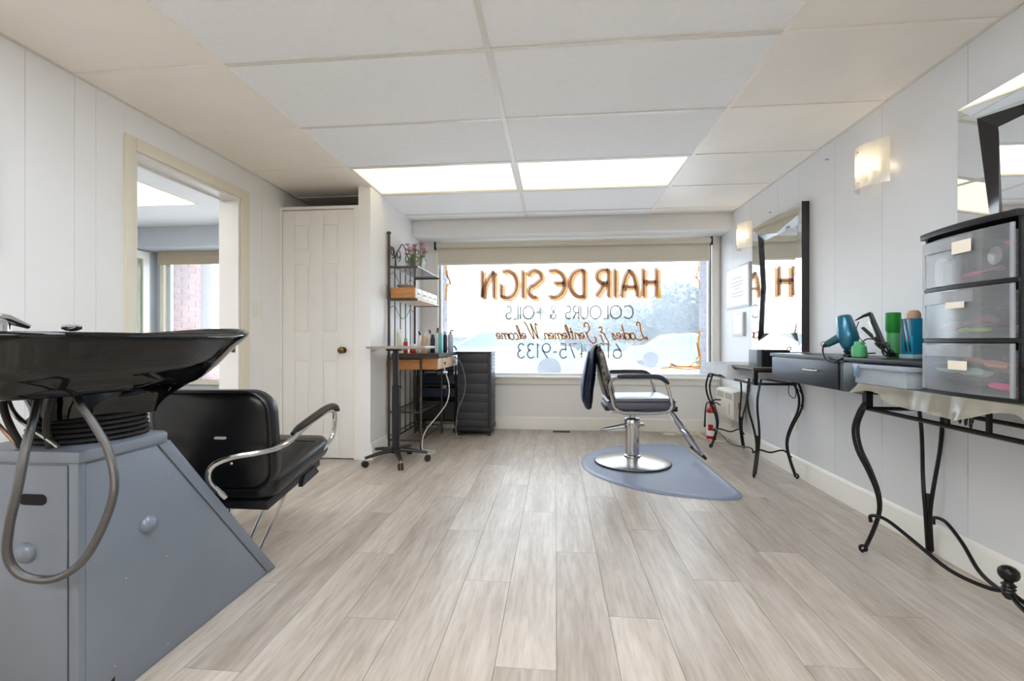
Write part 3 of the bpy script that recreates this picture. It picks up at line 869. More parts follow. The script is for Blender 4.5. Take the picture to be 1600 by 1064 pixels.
# hoses
HOSE = mat('steel_hose', (104, 103, 103), rough=.25, metal=.9, var=.1, vscale=60, bump=.3, bscale=300, stretch=(1, 1, 4))
loop = [(-1.296, 1.033, .835), (-1.262, .995, .777), (-1.228, .950, .712), (-1.222, .930, .623), (-1.238, .925, .536), (-1.248, .930, .462), (-1.224, .943, .414), (-1.171, .966, .400), (-1.125, .990, .434),
        (-1.094, 1.012, .516), (-1.079, 1.023, .601), (-1.098, 1.026, .685), (-1.146, 1.030, .756), (-1.205, 1.045, .812), (-1.226, 1.07, .840)]
MBx().tube(loop, .0092, 10, spline=7).build('spray_hose', HOSE, ws)
MBx().tube([(-1.281, 1.060, .835), (-1.287, 1.050, .790), (-1.292, 1.045, .740), (-1.285, 1.048, .686)], .0085, 8, spline=6).build('supply_hose', RUBBER, ws)
MBx().tube([(-1.412, 1.042, .835), (-1.402, 1.036, .785), (-1.380, 1.036, .735), (-1.363, 1.047, .684)], .008, 8, spline=6).build('supply_hose', RUBBER, ws)
MBx().tube([(-1.443, 1.069, .835), (-1.405, 1.058, .775), (-1.340, 1.048, .735), (-1.286, 1.044, .708), (-1.259, 1.047, .688)], .006, 8, spline=6).build('supply_hose', STEEL, ws)
MBx().tube([(-1.46, 1.03, .80), (-1.437, 1.04, .758), (-1.396, 1.044, .712), (-1.371, 1.046, .686)], .005, 8, spline=6).build('supply_hose', COPPER, ws)

# ================================================================== SHAMPOO CHAIR
sc_ = thing('shampoo_chair', (-1.32, 1.85, 0), 'black vinyl reclining shampoo chair with chrome arms against the shampoo pedestal', 'chair')
def rrect(w_, h_, r_, n=6):
    out = []
    for cx_, cy_, a0 in ((w_ - r_, h_ - r_, 0), (-w_ + r_, h_ - r_, 90), (-w_ + r_, -h_ + r_, 180), (w_ - r_, -h_ + r_, 270)):
        for i in range(n + 1):
            a = math.radians(a0 + 90 * i / n)
            out.append((cx_ + r_ * math.cos(a), cy_ + r_ * math.sin(a)))
    return out
def pad(c, ux, uy, un, w_, h_, r_, th, bulge=.012, bend=0.0):
    """upholstered pad: rounded rectangle in plane (ux,uy), thickness th along un, domed faces"""
    c = Vector(c); ux, uy, un = [Vector(v).normalized() for v in (ux, uy, un)]
    mb = MBx(); rings = []
    def rg(f, off):
        return [c + ux * p[0] + uy * p[1] + un * (off - bend * (p[0] / w_) ** 2) for p in rrect(w_ * f, h_ * f if f > .5 else h_ * f, max(.004, r_ * f))]
    for f, off in ((.05, -th / 2 - bulge), (.5, -th / 2 - bulge * .8), (.86, -th / 2 - bulge * .25), (.965, -th / 2 + th * .06), (1.0, -th * .22), (1.0, th * .22), (.965, th / 2 - th * .06), (.86, th / 2 + bulge * .25), (.5, th / 2 + bulge * .8), (.05, th / 2 + bulge)):
        rings.append(rg(f, off))
    return mb.loft(rings)
bt = Vector((0, -.10, 1)).normalized()
bk = pad((-1.300, 1.632, .580), (1, .05, 0), bt, (0, 1, .10), .238, .192, .085, .075, .012, bend=-.012).build('backrest', BLACK_LEATHER, sc_, angle=60)
# piping along the back edge, brand-less badge, buttons
pc = [Vector((-1.300, 1.600, .580)) + Vector((1, .05, 0)).normalized() * p[0] + bt * p[1] for p in rrect(.236, .190, .083, 6)]
MBx().tube(pc, .005, 6, closed=True).build('piping', BLACK_LEATHER, bk)
MBx().prism([(p[0] - 1.230, p[1] + .600) for p in rrect(.022, .0045, .0044, 4)], 'y', 1.568, 1.575).build('badge', mat('badge_silver', (214, 196, 200), rough=.4, metal=.3), bk)
MBx().sphere((-1.190, 1.578, .505), .006, 10).build('button', CHROME, bk)
# seat, tilted up to the front
sn = Vector((0, -.17, 1)).normalized()
seat = pad((-1.310, 1.875, .425), (1, .03, 0), (0, 1, .17), sn, .232, .245, .06, .085, .010).build('seat', BLACK_LEATHER, sc_, angle=60)
MBx().tube([(-1.53, 1.975, .499), (-1.31, 1.985, .502), (-1.09, 1.985, .499)], .0025, 6).build('seam', BLACK_LEATHER, seat)
MBx().obox((-1.30, 1.85, .357), (.20, .20, .018), (1, 0, 0), (0, 1, .17), sn).build('seat_base', BLACK_PLASTIC, sc_, bevel=.005)
# arms
def arm(sx):
    if sx > 0:
        pts = [(-1.170, 1.52, .40), (-1.195, 1.475, .47), (-1.185, 1.475, .522), (-1.135, 1.505, .548), (-1.078, 1.555, .552), (-1.040, 1.625, .556), (-1.036, 1.71, .568), (-1.050, 1.82, .592), (-1.062, 1.96, .617), (-1.062, 2.065, .628), (-1.065, 2.118, .608), (-1.070, 2.125, .55), (-1.075, 2.11, .49), (-1.085, 2.05, .452), (-1.12, 1.98, .42)]
    else:
        pts = [(-1.46, 1.52, .40), (-1.46, 1.475, .47), (-1.46, 1.475, .522), (-1.49, 1.505, .548), (-1.55, 1.555, .552), (-1.585, 1.625, .556), (-1.590, 1.71, .568), (-1.582, 1.82, .592), (-1.575, 1.96, .617), (-1.575, 2.065, .628), (-1.575, 2.118, .608), (-1.57, 2.125, .55), (-1.565, 2.11, .49), (-1.55, 2.05, .452), (-1.51, 1.98, .42)]
    MBx().tube(pts, .0105, 10, spline=6).build('arm_tube', CHROME, sc_)
    x = -1.054 if sx > 0 else -1.580
    MBx().tube([(x, 1.745, .583), (x, 1.80, .600), (x, 1.93, .628), (x, 2.03, .647), (x, 2.09, .646), (x, 2.128, .620)], [.010, .020, .022, .022, .021, .012], 10, spline=5, flat=.62).build('arm_pad', BLACK_LEATHER, sc_)
arm(1); arm(-1)
for a_, b_ in (((-1.155, 1.93, .37), (-1.265, 1.80, .012)), ((-1.175, 1.80, .34), (-1.275, 1.70, .012)), ((-1.465, 1.93, .37), (-1.365, 1.80, .012)), ((-1.455, 1.80, .34), (-1.355, 1.70, .012))):
    MBx().tube([a_, b_], .008, 8).build('leg', CHROME, sc_)
MBx().tube([(-1.265, 1.82, .011), (-1.275, 1.68, .011), (-1.355, 1.68, .011), (-1.365, 1.82, .011)], .010, 8).build('floor_bar', CHROME, sc_)
MBx().prism([(1.88, .325), (2.02, .350), (1.99, .385), (1.90, .37)], 'x', -1.11, -1.09).build('side_bracket', BLACK_PLASTIC, sc_)

# ================================================================== ROLLING TRAY TABLE
tx, ty = -1.255, 3.50
rt = thing('tray_table', (tx, ty, 0), 'rolling salon tray table with a black five-star base beside the iron rack', 'tray table')
MBx().lathe([(.04, .075), (.045, .085), (.045, .115), (.030, .125), (.030, .13), (.030, .60), (.023, .605), (.023, .895), (0, .895)], (tx, ty, 0), 16).build('pole', BLACK_PLASTIC, rt)
BLUEBLK = mat('blueblack_metal', (38, 48, 70), rough=.35, metal=.3)
for i in range(5):
    a = math.radians(-62 + 72 * i)
    dx, dy = math.cos(a), math.sin(a)
    e = (tx + dx * .25, ty + dy * .25)
    lg = MBx().tube([(tx + dx * .03, ty + dy * .03, .098), (tx + dx * .14, ty + dy * .14, .088), (e[0], e[1], .070)], [.026, .021, .016], 8, flat=.7).build('star_leg', BLACK_PLASTIC, rt)
    MBx().cyl((e[0], e[1], .03), (e[0], e[1], .075), .006, 8).build('stem', CHROME, lg)
    for sgn in (-1, 1):
        c = (e[0] - dy * .012 * sgn, e[1] + dx * .012 * sgn, .0255)
        MBx().lathe([(.004, -.007), (.022, -.007), (.025, -.004), (.025, .004), (.022, .007), (.004, .007)], c, 16, (-dy, dx, 0)).build('castor', RUBBER, lg)
TRAYC = mat('tray_greige', (176, 170, 162), rough=.3, var=.03)
tr_ = MBx().prism([(p[0] + tx + .03, p[1] + ty + .05) for p in rrect(.235, .165, .04, 5)], 'z', .895, .908)
tray = tr_.build('tray', TRAYC, rt, bevel=.003)
MBx().tube([(p[0] + tx + .03, p[1] + ty + .05, .908) for p in rrect(.235, .165, .04, 5)], .006, 6, closed=True).build('rim', TRAYC, tray)
MBx().box(tx - .06, tx + .06, ty - .05, ty + .05, .880, .895).build('mount_plate', BLACK_PLASTIC, rt)
MBx().tube([(tx + .022, ty, .60), (tx + .045, ty - .01, .60), (tx + .05, ty - .012, .585)], .006, 8).build('height_knob', BLACK_PLASTIC, rt)

# ================================================================== IRON BAKER'S RACK
RX0, RX1, RXC, RY0, RY1 = -1.452, -1.165, -1.005, 3.88, 4.62
rk = thing('bakers_rack', ((RX0 + RX1) / 2, (RY0 + RY1) / 2, 0), 'grey-brown iron rack with shelves and wooden drawers against the partition', 'rack')
I_ = BROWN_IRON
for y_ in (RY0, RY1):
    MBx().tube([(RX0, y_, 0), (RX0, y_, 1.90)], .0125, 10).lathe([(.017, 1.895), (.019, 1.905), (.017, 1.915), (0, 1.918)], (RX0, y_, 0), 12).build('post', I_, rk)
    MBx().tube([(RX1, y_, 0), (RX1, y_, .80)], .010, 8).build('leg', I_, rk)
    for z in (.085, .33, .80):
        MBx().tube([(RX0, y_, z), (RX1, y_, z)], .007, 8).build('side_bar', I_, rk)
for z in (.085, .33):
    sh_ = MBx()
    for x_ in (RX0 + .01, RX1):
        sh_.tube([(x_, RY0, z), (x_, RY1, z)], .007, 8)
    sh_.build('shelf_rail', I_, rk)
    for i in range(7):
        x_ = RX0 + .03 + i * (RX1 - RX0 - .06) / 6
        MBx().tube([(x_, RY0, z + .002), (x_, RY1, z + .002)], .0035, 6).build('shelf_rod', STEEL, rk)
for i in range(4):
    y_ = RY0 + (i + 1) * (RY1 - RY0) / 5
    MBx().tube([(RX0, y_, .085), (RX0, y_, 1.62)], .0055, 6).build('back_rod', I_, rk)
for z in (.12, .80, 1.33, 1.62):
    MBx().tube([(RX0, RY0, z), (RX0, RY1, z)], .006, 6).build('back_rail', I_, rk)
# counter
MBx().box(RX0 + .03, RXC, RY0 - .012, RY1 + .0, .822, .845).build('counter', WALNUT, rk, bevel=.003)
MBx().box(RX0 + .03, RXC + .004, RY0 - .020, RY0 - .012, .806, .846).box(RXC, RXC + .006, RY0 - .012, RY1, .812, .846).build('counter_edge', I_, rk)
# drawers under the counter
dr = MBx().box(RX0 + .05, RXC - .016, RY0 + .0, RY1 - .02, .705, .804).build('drawer_case', WOOD, rk, bevel=.002)
yw = (RY1 - .02 - RY0) / 2
LIGHTWOOD = mat('pale_drawer_wood', (232, 208, 176), rough=.35, rgb2=(216, 186, 148), vscale=5, stretch=(9, 1.5, 9), var=.1)
for i in range(2):
    a = RY0 + i * yw
    d_ = MBx().box(RXC - .016, RXC - .004, a + .004, a + yw - .004, .708, .801).build('drawer', LIGHTWOOD, rk, bevel=.002)
    MBx().lathe([(.006, 0), (.006, .010), (.013, .016), (.012, .024), (0, .027)], (RXC - .004, a + yw / 2, .755), 12, (1, 0, 0)).build('knob', WOOD, d_)
# lower curved front scroll feet
# upper shelves
GLASSY = sheer('shelf_glass', (214, 222, 222), clear=.55, rough=.05, gloss=.12, translucent=.3)
for z, nm in ((1.33, 'm'), (1.615, 't')):
    for y_ in (RY0, RY1):
        MBx().box(RX0, RX1 - .03, y_ - .007, y_ + .007, z - .022, z - .004).build('bracket', I_, rk, bevel=.002)
    if nm == 't':
        MBx().box(RX0 + .005, RX1 - .03, RY0 + .008, RY1 - .008, z - .006, z).build('glass_shelf', GLASSY, rk)
    else:
        MBx().box(RX0 + .005, RX1 - .03, RY0 + .008, RY1 - .008, z - .014, z - .002).build('shelf_board', LIGHTWOOD, rk)
# little spice drawer case on the middle shelf
cs2 = MBx().box(RX0 + .015, RX1 - .055, RY0 + .0, RY1 - .01, 1.332, 1.425).build('small_drawer_case', WOOD, rk, bevel=.002)
PALEFRONT = mat('white_drawer_front', (232, 228, 222), rough=.4)
for i in range(4):
    yw2 = (RY1 - .01 - RY0) / 4
    a = RY0 + i * yw2
    d_ = MBx().box(RX1 - .055, RX1 - .046, a + .004, a + yw2 - .004, 1.336, 1.421).build('small_drawer', PALEFRONT, rk, bevel=.002)
    MBx().tube([(RX1 - .046, a + yw2 * .3, 1.378), (RX1 - .033, a + yw2 * .38, 1.374), (RX1 - .033, a + yw2 * .62, 1.374), (RX1 - .046, a + yw2 * .7, 1.378)], .004, 6).build('pull', WOOD, d_)
# crest scrolls on the back
def scr(pts, r_=.0055):
    MBx().tube([(RX0, RY0 + a * (RY1 - RY0), z) for a, z in pts], r_, 6, spline=6).build('scroll', I_, rk)
scr([(0, 1.80), (.12, 1.78), (.22, 1.70), (.25, 1.62)])
scr([(.20, 1.62), (.24, 1.74), (.36, 1.82), (.5, 1.88), (.64, 1.82), (.76, 1.74), (.80, 1.62)])
scr([(1, 1.80), (.88, 1.78), (.78, 1.70), (.75, 1.62)])
for c0 in (.12, .34, .66, .88):
    scr([(c0 + .07 * math.cos(math.radians(a)) * (1 - a / 700), 1.755 + .05 * math.sin(math.radians(a)) * (1 - a / 700)) for a in range(-90, 400, 45)], .0045)
for z in (1.50, 1.20):
    scr([(.05, z + .05), (.2, z + .07), (.35, z), (.5, z - .03), (.65, z), (.8, z + .07), (.95, z + .05)], .003)
# front scroll feet (loose looking curl of iron on the floor side)
WHITECORD = mat('pale_cord', (208, 204, 198), rough=.5)
cd = MBx().tube([(RXC + .006, 3.98, .80), (RXC + .03, 3.97, .70), (RXC + .075, 3.95, .56), (RXC + .06, 3.94, .42), (RXC - .02, 3.93, .30), (-1.12, 3.86, .17), (-1.13, 3.80, .05), (-1.08, 3.76, .006), (-1.03, 3.78, .006), (-1.02, 3.83, .006), (-1.06, 3.86, .006), (-1.12, 3.87, .006), (-1.20, 3.90, .006)], .0048, 6, spline=6).build('loose_cable', WHITECORD)
tag(cd, 'pale power cord hanging from the rack counter and curling on the floor', 'cord')
cd = MBx().tube([(RXC + .012, 4.46, .80), (RXC + .08, 4.46, .72), (RXC + .12, 4.46, .55), (RXC + .10, 4.46, .40), (RXC + .05, 4.44, .28), (RXC + .03, 4.43, .10), (RXC + .05, 4.42, .006), (RXC + .10, 4.40, .006), (RXC + .02, 4.36, .006)], .005, 6, spline=6).build('loose_cable', mat('grey_cord', (132, 126, 122), rough=.5))
tag(cd, 'grey power cord bowing out beside the black drawer tower', 'cord')

# --- things on the rack
def bottle(x_, y_, z_, r_, h_, prof, m, capm, label, group=None, cat='bottle', caph=.03, capr=None, nm='bottle'):
    t = thing(nm, (x_, y_, z_), label, cat, group)
    if prof == 'pump':
        MBx().lathe([(r_ * .9, 0), (r_, .004), (r_, h_ * .72), (r_ * .8, h_ * .80), (r_ * .35, h_ * .84), (r_ * .35, h_ * .87)], (x_, y_, z_), 16).build('body', m, t)
        MBx().lathe([(r_ * .42, h_ * .86), (r_ * .42, h_ * .90), (r_ * .15, h_ * .91), (r_ * .15, h_ * .97)], (x_, y_, z_), 12).tube([(x_, y_, z_ + h_ * .98), (x_ + r_ * 1.1, y_ - r_ * .3, z_ + h_ * .96)], r_ * .2, 8).build('pump', capm, t)
    elif prof == 'spray':
        MBx().lathe([(r_ * .9, 0), (r_, .004), (r_ * .95, h_ * .62), (r_ * .4, h_ * .76), (r_ * .38, h_ * .82)], (x_, y_, z_), 16).build('body', m, t)
        MBx().prism([(y_ - r_ * .45, z_ + h_ * .82), (y_ + r_ * .45, z_ + h_ * .82), (y_ + r_ * .5, z_ + h_), (y_ - r_ * 1.3, z_ + h_), (y_ - r_ * 1.3, z_ + h_ * .93), (y_ - r_ * .5, z_ + h_ * .91)], 'x', x_ - r_ * .3, x_ + r_ * .3).build('spray_trigger', capm, t, bevel=.002)
    else:
        MBx().lathe([(r_ * .9, 0), (r_, .004), (r_, h_ - caph - .012), (r_ * .75, h_ - caph)], (x_, y_, z_), 16).build('body', m, t)
        cr_ = capr or r_ * .7
        MBx().lathe([(cr_, h_ - caph), (cr_, h_ - .003), (cr_ * .9, h_)], (x_, y_, z_), 14).build('cap', capm, t)
    return t
def col(n, c, r=.35, **k):
    return mat(n, c, rough=r, **k)
Z1 = .8455
G = 'hair products on the rack counter'
bottle(-1.385, 3.95, Z1, .018, .215, 'cap', col('bt_cream', (224, 220, 196)), col('bt_white', (240, 240, 238)), 'tall slim cream bottle at the post end of the rack counter', G)
bottle(-1.335, 3.98, Z1, .020, .135, 'cap', col('bt_red', (186, 34, 44)), col('bt_green', (118, 168, 92)), 'short red bottle with a green cap on the rack counter', G)
bottle(-1.270, 3.99, Z1, .026, .085, 'cap', col('bt_red2', (170, 40, 46)), col('bt_white', (240, 240, 238)), 'squat red jar with a white lid on the rack counter', G, 'jar', caph=.025, capr=.025, nm='jar')
bottle(-1.240, 4.10, Z1, .024, .200, 'spray', col('bt_white', (240, 240, 238)), col('bt_black', (22, 22, 24)), 'white spray bottle with a black trigger on the rack counter', G)
bottle(-1.185, 4.06, Z1, .024, .185, 'pump', col('bt_tan', (206, 172, 138)), col('bt_white', (240, 240, 238)), 'tan pump bottle on the rack counter', G)
bottle(-1.170, 4.20, Z1, .024, .215, 'spray', col('bt_offwhite', (232, 226, 214)), col('bt_maroon', (122, 48, 54)), 'off-white spray bottle with a maroon trigger on the rack counter', G)
bottle(-1.125, 4.12, Z1, .022, .170, 'cap', col('bt_navy', (28, 36, 62)), col('bt_navy2', (24, 28, 46)), 'navy blue bottle on the rack counter', G)
bottle(-1.110, 4.26, Z1, .020, .235, 'cap', col('bt_amber', (152, 102, 62)), col('bt_amber2', (120, 82, 56)), 'tall amber bottle on the rack counter', G)
tq = thing('carton', (-1.075, 4.16, Z1), 'turquoise and white hair colour carton standing on the rack counter', 'box', G)
MBx().box(-1.094, -1.045, 4.14, 4.20, Z1, Z1 + .185).build('body', col('carton_teal', (92, 190, 190)), tq, bevel=.001)
MBx().box(-1.096, -1.078, 4.139, 4.201, Z1, Z1 + .186).build('white_panel', PAPER, tq)
bottle(-1.060, 4.34, Z1, .020, .20, 'cap', col('bt_ink', (30, 34, 52)), col('bt_silver', (170, 172, 178), metal=.8), 'dark bottle with a silver cap behind the turquoise carton', G)
bottle(-1.040, 4.48, Z1, .028, .22, 'pump', col('bt_paleblue', (196, 206, 222)), col('bt_black', (22, 22, 24)), 'pale blue pump bottle at the window end of the rack counter', G)
# dark hand mirror / curling brush leaning
hb = thing('hair_brush', (-1.04, 4.60, Z1), 'dark round hair brush lying at the window end of the rack counter', 'brush')
MBx().tube([(-1.10, 4.57, Z1 + .03), (-1.06, 4.575, Z1 + .055), (-1.02, 4.58, Z1 + .05), (-1.0, 4.58, Z1 + .015)], .008, 8, spline=5).build('handle', BLACK_PLASTIC, hb)
MBx().cyl((-1.15, 4.565, Z1 + .021), (-1.10, 4.57, Z1 + .021), .020, 14).build('bristle_head', RUBBER, hb)
bx_ = MBx().box(-1.36, -1.17, 4.30, 4.54, Z1, Z1 + .03).build('towel_stack', PAPER, bevel=.008)
tag(bx_, 'folded white towel lying behind the bottles on the rack counter', 'towel')
# white dish on the spice drawers
ds = MBx().lathe([(.04, 0), (.05, .003), (.085, .03), (.088, .032), (.082, .030), (.045, .008), (0, .006)], (-1.345, 4.02, 1.4255), 24).build('dish', col('dish_silver', (206, 208, 210), .2, metal=.4))
tag(ds, 'pale shallow dish on top of the small drawer case', 'dish')
# vase with flowers
vz = thing('flower_vase', (-1.29, 4.16, 1.6155), 'low glass vase of pink and white flowers on the top rack shelf', 'vase of flowers')
MBx().lathe([(.055, 0), (.068, .01), (.078, .06), (.082, .11), (.080, .11), (.074, .06), (.063, .013), (0, .01)], (-1.29, 4.16, 1.6155), 20).build('vase', sheer('vase_glass', (214, 226, 214), clear=.88, gloss=.08, translucent=.3), vz)
st = MBx(); lf = MBx()
q = random.Random(5)
heads = []
for i in range(26):
    a = q.uniform(0, 6.28); r1 = q.uniform(.02, .13); h = q.uniform(.13, .24)
    p0 = Vector((-1.29 + .03 * math.cos(a), 4.16 + .03 * math.sin(a), 1.63)); p1 = Vector((-1.29 + r1 * math.cos(a) * .8, 4.16 + r1 * math.sin(a) * 1.25, 1.615 + h))
    st.tube([p0, (p0 + p1) / 2 + Vector((0, 0, .02)), p1], .0022, 5, spline=3)
    heads.append(p1)
    for k in range(3):
        pp = p0.lerp(p1, q.uniform(.25, .7)); d = Vector((q.gauss(0, 1), q.gauss(0, 1), q.gauss(.3, .6))).normalized() * .045
        s_ = d.orthogonal().normalized() * .008
        lf.add([pp, pp + d * .5 + s_, pp + d, pp + d * .5 - s_], [(0, 1, 2, 3)])
st.build('stems', col('stem_green', (96, 122, 62), .6), vz)['kind'] = 'stuff'
lf.build('leaves', col('leaf_green', (112, 136, 72), .6), vz)['kind'] = 'stuff'
PET = [col('petal_pink', (224, 158, 178), .7), col('petal_white', (240, 232, 234), .7), col('petal_rose', (200, 116, 146), .7)]
for i, hh in enumerate(heads):
    fm = MBx()
    for k in range(7):
        a = k * 6.283 / 7; d = Vector((math.cos(a), math.sin(a), .5)).normalized(); s_ = d.cross(Vector((0, 0, 1))).normalized() * .008
        fm.add([hh, hh + d * .018 + s_ * 1.6, hh + d * .034, hh + d * .018 - s_ * 1.6], [(0, 1, 2, 3)])
    fm.sphere(tuple(hh), .006, 8)
    fm.build('flower', PET[i % 3], vz)

# --- black salon trolley stored in the corner behind the rack
bt_ = thing('salon_trolley', (-1.18, 4.75, 0), 'black salon trolley with trays in the corner behind the rack', 'trolley')
for xx in (-1.43, -1.03):
    for yy in (4.67, 4.86):
        MBx().tube([(xx, yy, .06), (xx, yy, .70)], .012, 8).build('post', BLACK_PLASTIC, bt_)
        MBx().lathe([(.004, -.012), (.026, -.010), (.026, .010), (.004, .012)], (xx, yy, .0262), 14, (0, 1, 0)).cyl((xx, yy, .04), (xx, yy, .07), .008, 8).build('castor', RUBBER, bt_)
for z, h in ((.12, .20), (.36, .10), (.50, .10), (.64, .08)):
    mb = MBx().box(-1.415, -1.045, 4.662, 4.872, z, z + .01)
    mb.box(-1.415, -1.045, 4.662, 4.668, z, z + h).box(-1.415, -1.045, 4.866, 4.872, z, z + h).box(-1.415, -1.409, 4.668, 4.866, z, z + h).box(-1.051, -1.045, 4.668, 4.866, z, z + h)
    mb.build('tray', BLUEBLK if z > .3 else BLACK_PLASTIC, bt_)
for i, (xx, yy, z) in enumerate(((-1.22, 4.76, .512), (-1.10, 4.75, .512), (-1.18, 4.76, .372))):
    o_ = MBx().lathe([(.03, 0), (.034, .005), (.034, .13), (.02, .145), (.018, .15)], (xx, yy, z), 14).build('bottle', (PAPER, col('bt_slate', (96, 104, 116)), PAPER)[i])
    tag(o_, ('white bottle in the upper tray of the corner trolley', 'slate grey bottle in the upper tray of the corner trolley', 'white bottle in the lower tray of the corner trolley')[i], 'bottle', 'bottles in the corner trolley')

# ================================================================== BLACK DRAWER TOWER
CH = mat('charcoal_plastic', (50, 51, 57), rough=.42, var=.06)
dc = thing('drawer_tower', (-.81, 4.68, 0), 'tall charcoal plastic storage tower on castors under the shop window', 'storage tower')
MBx().box(-.985, -.640, 4.535, 4.835, .055, .832).build('body', CH, dc, bevel=.004)
MBx().box(-.995, -.632, 4.520, 4.845, .832, .848).build('top', CH, dc, bevel=.005)
MBx().box(-.995, -.628, 4.515, 4.848, .045, .085).build('base', BLACK_PLASTIC, dc, bevel=.006)
zb = [.090, .158, .238, .340, .425, .525, .630, .735, .830]
for i in range(8):
    MBx().box(-.980, -.668, 4.527, 4.537, zb[i] + .003, zb[i + 1] - .003).build('slat', CH, dc, bevel=.003)
MBx().box(-.664, -.636, 4.523, 4.540, .086, .832).build('corner_post', CH, dc, bevel=.004)
for i in range(21):
    z = .095 + i * .0345
    MBx().box(-.641, -.634, 4.545, 4.825, z, z + .026).build('side_louvre', CH, dc, bevel=.002)
for xx in (-.96, -.66):
    for yy in (4.545, 4.81):
        MBx().lathe([(.004, -.014), (.0215, -.012), (.0225, 0), (.0215, .012), (.004, .014)], (xx, yy, .0227), 14, (1, 0, 0)).build('castor', RUBBER, dc)

# ================================================================== STYLING CHAIR AND MAT
MATB = mat('mat_vinyl', (130, 143, 168), rough=.36, var=.05, vscale=4, bump=.1, bscale=40)
def matring(f, z):
    pts = []
    for i in range(41):
        a = math.radians(90 + 180 * i / 40)
        pts.append((1.03 + .825 * math.cos(a), 3.575 + .735 * math.sin(a)))
    for cy_, a0 in ((2.97, -90), (4.18, 0)):
        for i in range(1 if a0 < 0 else 0, 9 if a0 < 0 else 8):
            a = math.radians(a0 + 90 * i / 8)
            pts.append((1.03 + .13 * math.cos(a), cy_ + .13 * math.sin(a)))
    mx, my = .75, 3.575
    return [(mx + (p[0] - mx) * f, my + (p[1] - my) * f, z) for p in pts]
mt = MBx().loft([matring(1.0, .0005), matring(1.0, .004), matring(.985, .010), matring(.955, .0135), matring(.945, .0135), matring(.935, .0118)])
mo = mt.build('salon_mat', MATB, angle=50)
tag(mo, 'grey D-shaped anti-fatigue mat on the plank floor under the styling chair', 'mat')

SX, SY, SZ = .60, 3.62, .0118
ch = thing('styling_chair', (SX, SY, SZ), 'chrome hydraulic styling chair with patterned back on the grey mat', 'chair')
MBx().lathe([(.20, 0), (.282, .001), (.288, .006), (.286, .014), (.270, .020), (.18, .034), (.09, .046), (.062, .050), (.060, .056), (0, .056)], (SX, SY, SZ), 56).build('base', STEEL, ch, angle=40)
MBx().tube([(SX + .2875 * math.cos(i * math.pi / 24), SY + .2875 * math.sin(i * math.pi / 24), SZ + .0065) for i in range(48)], .0045, 6, closed=True).build('base_ring', RUBBER, ch)
MBx().lathe([(.064, .052), (.066, .06), (.056, .064), (.053, .066), (.053, .27), (.060, .272), (.060, .335), (.054, .345), (.024, .350), (.022, .415), (0, .415)], (SX, SY, SZ), 32).build('pump', CHROME, ch)
MBx().box(SX + .0, SX + .09, SY - .018, SY + .018, .295, .318).build('pump_tab', STEEL, ch, bevel=.004)
MBx().tube([(SX - .05, SY - .01, .312), (SX - .12, SY - .03, .300), (SX - .24, SY - .06, .278), (SX - .255, SY - .06, .270), (SX - .23, SY - .055, .268), (SX - .05, SY - .005, .285)], .006, 8, spline=4).build('pump_lever', CHROME, ch)
MBx().box(SX - .10, SX + .27, SY - .06, SY + .06, .414, .430).build('seat_plate', BLACK_PLASTIC, ch, bevel=.003)
MBx().box(SX - .18, SX + .22, SY - .235, SY - .205, .428, .442).box(SX - .18, SX + .22, SY + .205, SY + .235, .428, .442).box(SX - .02, SX + .04, SY - .205, SY + .205, .428, .442).build('seat_rail', STEEL, ch, bevel=.003)
SEATV = mat('slate_vinyl', (96, 100, 112), rough=.28, var=.08, vscale=10, bump=.12, bscale=60)
st_ = pad((SX + .035, SY, .488), (1, 0, .02), (0, 1, 0), (-.02, 0, 1), .245, .232, .05, .085, .014).build('seat', SEATV, ch, angle=60)
MBx().tube([tuple(Vector((SX + .035, SY, .512)) + Vector((p[0], p[1], p[0] * .02))) for p in rrect(.247, .234, .052, 5)], .004, 6, closed=True).build('piping', BLACK_LEATHER, st_)
for xx in (-.205, .285):
    MBx().obox((SX + xx, SY, .452), (.02, .16, .02), (1, 0, 0), (0, 1, 0), (0, 0, 1)).build('end_cap', BLACK_PLASTIC, ch, bevel=.008)
# backrest, leaning away from the mirror wall
CROC = mat('silver_croc', (150, 146, 140), rough=.28, metal=.35, rgb2=(38, 36, 36), vscale=34, var=.4, bump=.5, bscale=40)
bu = Vector((-.26, 0, 1)).normalized(); bn = Vector((1, 0, .26)).normalized()
bkc = Vector((SX - .232, SY, .715))
bk2 = pad(bkc, (0, 1, 0), bu, bn, .225, .205, .06, .055, .012).build('backrest', BLACK_LEATHER, ch, angle=60)
for sgn in (-1, 1):
    MBx().tube([tuple(bkc + Vector((0, .231 * sgn, 0)) + bu * t + bn * (.0 + .012 * math.sin(t * 9))) for t in (-.16, -.05, .05, .13, .17)], [.012, .026, .027, .022, .008], 10, spline=4, flat=1.0).build('patterned_side', CROC, bk2)
pad(bkc + bn * .034, (0, 1, 0), bu, bn, .19, .17, .05, .012, .006).build('patterned_front', CROC, bk2, angle=60)
MBx().tube([tuple(bkc + Vector((0, p[0], 0)) + bu * p[1] + bn * .022) for p in rrect(.229, .209, .062, 6)], .006, 8, closed=True).build('back_frame', CHROME, bk2)
